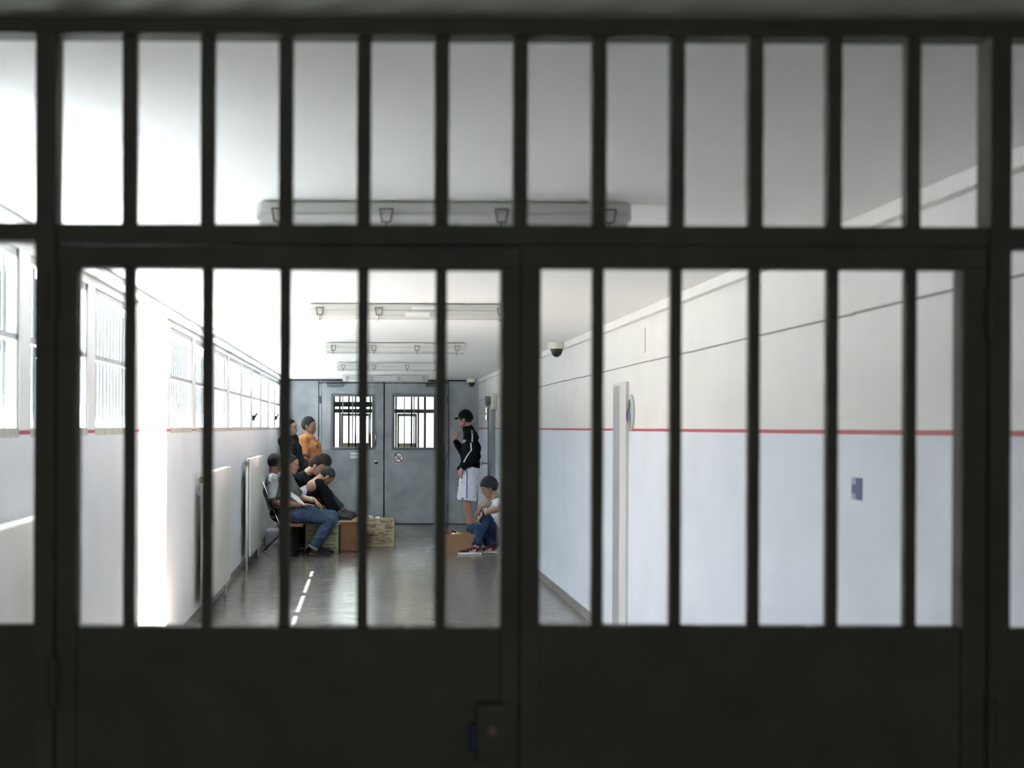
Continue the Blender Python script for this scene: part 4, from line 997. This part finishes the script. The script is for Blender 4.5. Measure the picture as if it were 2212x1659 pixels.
# --- man with cap, track jacket and white shorts
J = stand(20.0, (1014, 1021), (1020, 1150), (1018, 968), (1013, 931), (1004, 907), (1024, 944), (1012, 944), (1032, 988, .26), (998, 1010, .17), (-.93, .38, -.02), fdir=-1,
          far=dict(elb=(986, 986, .12), wri=(984, 951, .10)), spread=.08, kn_dx=9)
# for a man facing -X the near side is 'L'
J['shL'], J['shR'] = J['shL'], J['shR']
pi_ = person('person in black cap, black track jacket and white shorts, standing with hand at mouth', S_PINK, J, (H_BROWN, dict(grow=1.03, front=-.02, back=-.05, rough=.001)), ('jacket', C_BLACK), ('short', C_WHITE), (M_SHOE, M_SOLE), cap=True,
             hands={'R': ((.22, -.15, .96), (-.55, -.82, .1), .75, 1), 'L': ((-.45, -.1, -.85), (-.6, -.7, .3), .8, -1)}, wr=.006)
def on_surface(o, x, z, y0=None, off=.0035):
    """first point of the mesh met looking down the corridor at (x, z)"""
    best = None
    iv = o.matrix_parent_inverse; mw = world_of(o)
    inv = mw.inverted(); a_ = inv @ Vector((x, 10, z)); d = (inv @ Vector((x, 40, z)) - a_).normalized()
    r = o.ray_cast(a_, d)
    if r[0]: return mw @ r[1] - Vector((0, off, 0))
    return None
def ribbon(o, pts, Y, wd, name, m, parent, off=.006):
    bpy.context.view_layer.update()
    S_ = []
    for (a, b_) in zip(pts[:-1], pts[1:]):
        for i in range(6):
            t = i / 6; S_.append((a[0] + (b_[0] - a[0]) * t, a[1] + (b_[1] - a[1]) * t))
    S_.append(pts[-1]); mb = MB(); prev = None; last = None
    for i, (px, py) in enumerate(S_):
        w0 = W(px, py, Y); k = S_[min(i + 1, len(S_) - 1)]; j = S_[max(0, i - 1)]
        d = Vector((k[0] - j[0], -(k[1] - j[1]))).normalized(); n_ = Vector((-d.y, d.x)) * wd / 2
        pr = []
        for s_ in (-1, 1):
            q_ = on_surface(o, w0.x + n_.x * s_, w0.z + n_.y * s_, off=off)
            if q_ is None: q_ = last.copy() if last else None
            if q_ is None: break
            last = q_; pr.append(Vector((w0.x + n_.x * s_, q_.y, w0.z + n_.y * s_)))
        if len(pr) < 2: prev = None; continue
        if prev: mb.poly([prev[0], prev[1], pr[1], pr[0]], (0, .002, 0))
        prev = pr
    return mb.build(name, m, parent)
ribbon(J['_top'], [(1018, 929), (1017, 954)], 20.0, .018, 'white_piping', C_WHITE, J['_top'])
ribbon(J['_top'], [(1014, 956), (1015, 972), (1006, 986), (1000, 998)], 20.0, .017, 'white_piping', C_WHITE, J['_top'])
ribbon(J['_top'], [(1003, 950), (999, 956)], 20.0, .026, 'chest_badge', C_WHITE, J['_top'])
ribbon(J['_bot'], [(1006.5, 1014), (1006.5, 1040), (1005.5, 1076)], 20.0, .015, 'side_stripe', mat('stripe_blue', (.05, .12, .42), .7), J['_bot'])
ribbon(J['_bot'], [(995, 1074), (996.5, 1077), (999.5, 1073.5)], 20.0, .010, 'tick_mark', mat('mark_navy', (.02, .03, .14), .7), J['_bot'])
# --- seated man on the right
J = sit(17.85, (1075, 1162), (1049, 1110), (1029, 1172), (1078, 1118), (1071, 1080), (1057, 1054), (1079, 1086), (1078, 1087), (1060, 1108, .9), (1037, 1106, .36), (-.93, .1, -.35), fdir=-1,
        far=dict(knee=(1016, 1143), ank=(1058, 1172), elb=(1060, 1110, .15), wri=(1038, 1100, .02)), spread=.10)
J['anL'] = V(1029, 1180, 17.42); J['heelL'] = V(1038, 1197, 17.42); J['toeL'] = J['heelL'] + Vector((-.25, -.01, 0)); J['heelL'].z = J['toeL'].z = .003
J['sleeve'] = .42
J['knL'] = V(1047, 1116, 17.56)
J['knR'] = V(1021, 1143, 18.05); J['anR'] = V(1062, 1179, 17.66)
J['hipR'] = J['pelvis'] + Vector((-.02, .09, 0)); J['hipL'] = J['pelvis'] + Vector((-.02, -.09, 0)); J['heelR'] = V(1071, 1192, 17.62); J['heelR'].z = .003; J['toeR'] = J['heelR'] + Vector((-.24, -.05, 0))
pk = person('person in blue jeans and dark red striped trainers sitting on the floor at right', S_TAN, J, (H_BLACK, dict(grow=1.17, front=.030, back=-.06, rough=.004, top=.012)), ('tee', C_WHITE), ('long', C_JEAN2), (M_SRED, M_SOLE, True),
            hands={'L': ((-.55, -.1, -.8), (-.8, 0, .5), .9, -1), 'R': ((-.6, .1, -.7), (-.8, 0, .5), .9, 1)})
w_ = Vector(J['wrL']); e_ = Vector(J['elL'])
MB().cyl(w_.lerp(e_, .04), w_.lerp(e_, .12), .031, .032, 20).build('wristwatch', M_BLACK, pk, True)
MB().cyl(w_.lerp(e_, .15), w_.lerp(e_, .19), .032, .032, 20).build('bracelet', M_SOLE, pk, True)
m = MB(); m.ball(V(1075, 1075, 17.76), (.040, .045, .045)); m.build('green_yoke', C_GREEN, J['_top'], True)
q = Vector(J['neck']) + F_ if False else Vector(J['neck']) + Vector((-.060, -.065, -.030)); MB().ball(q, (.016, .014, .018)).build('red_collar_tip', M_REDP, J['_top'], True)
# folded cardboard sheet the seated man holds
a_ = W(1059, 1076, 17.72); b_ = W(1031, 1092, 17.72); c_ = W(1033, 1102, 17.72); d_ = W(1062, 1092, 17.72)
fc = MB(); fc.poly([a_, b_, c_, W(1045, 1094, 17.70)], (0, .004, 0)); fc.poly([a_ + Vector((0, .004, 0)), W(1045, 1094, 17.704), c_, d_], (0, .004, 0))
fo = fc.build('folded_card', mat('tan_card', (.37, .28, .19), .7)); tag(rebase(fo, c_), 'folded tan card held in front of the seated man on the right', 'card')
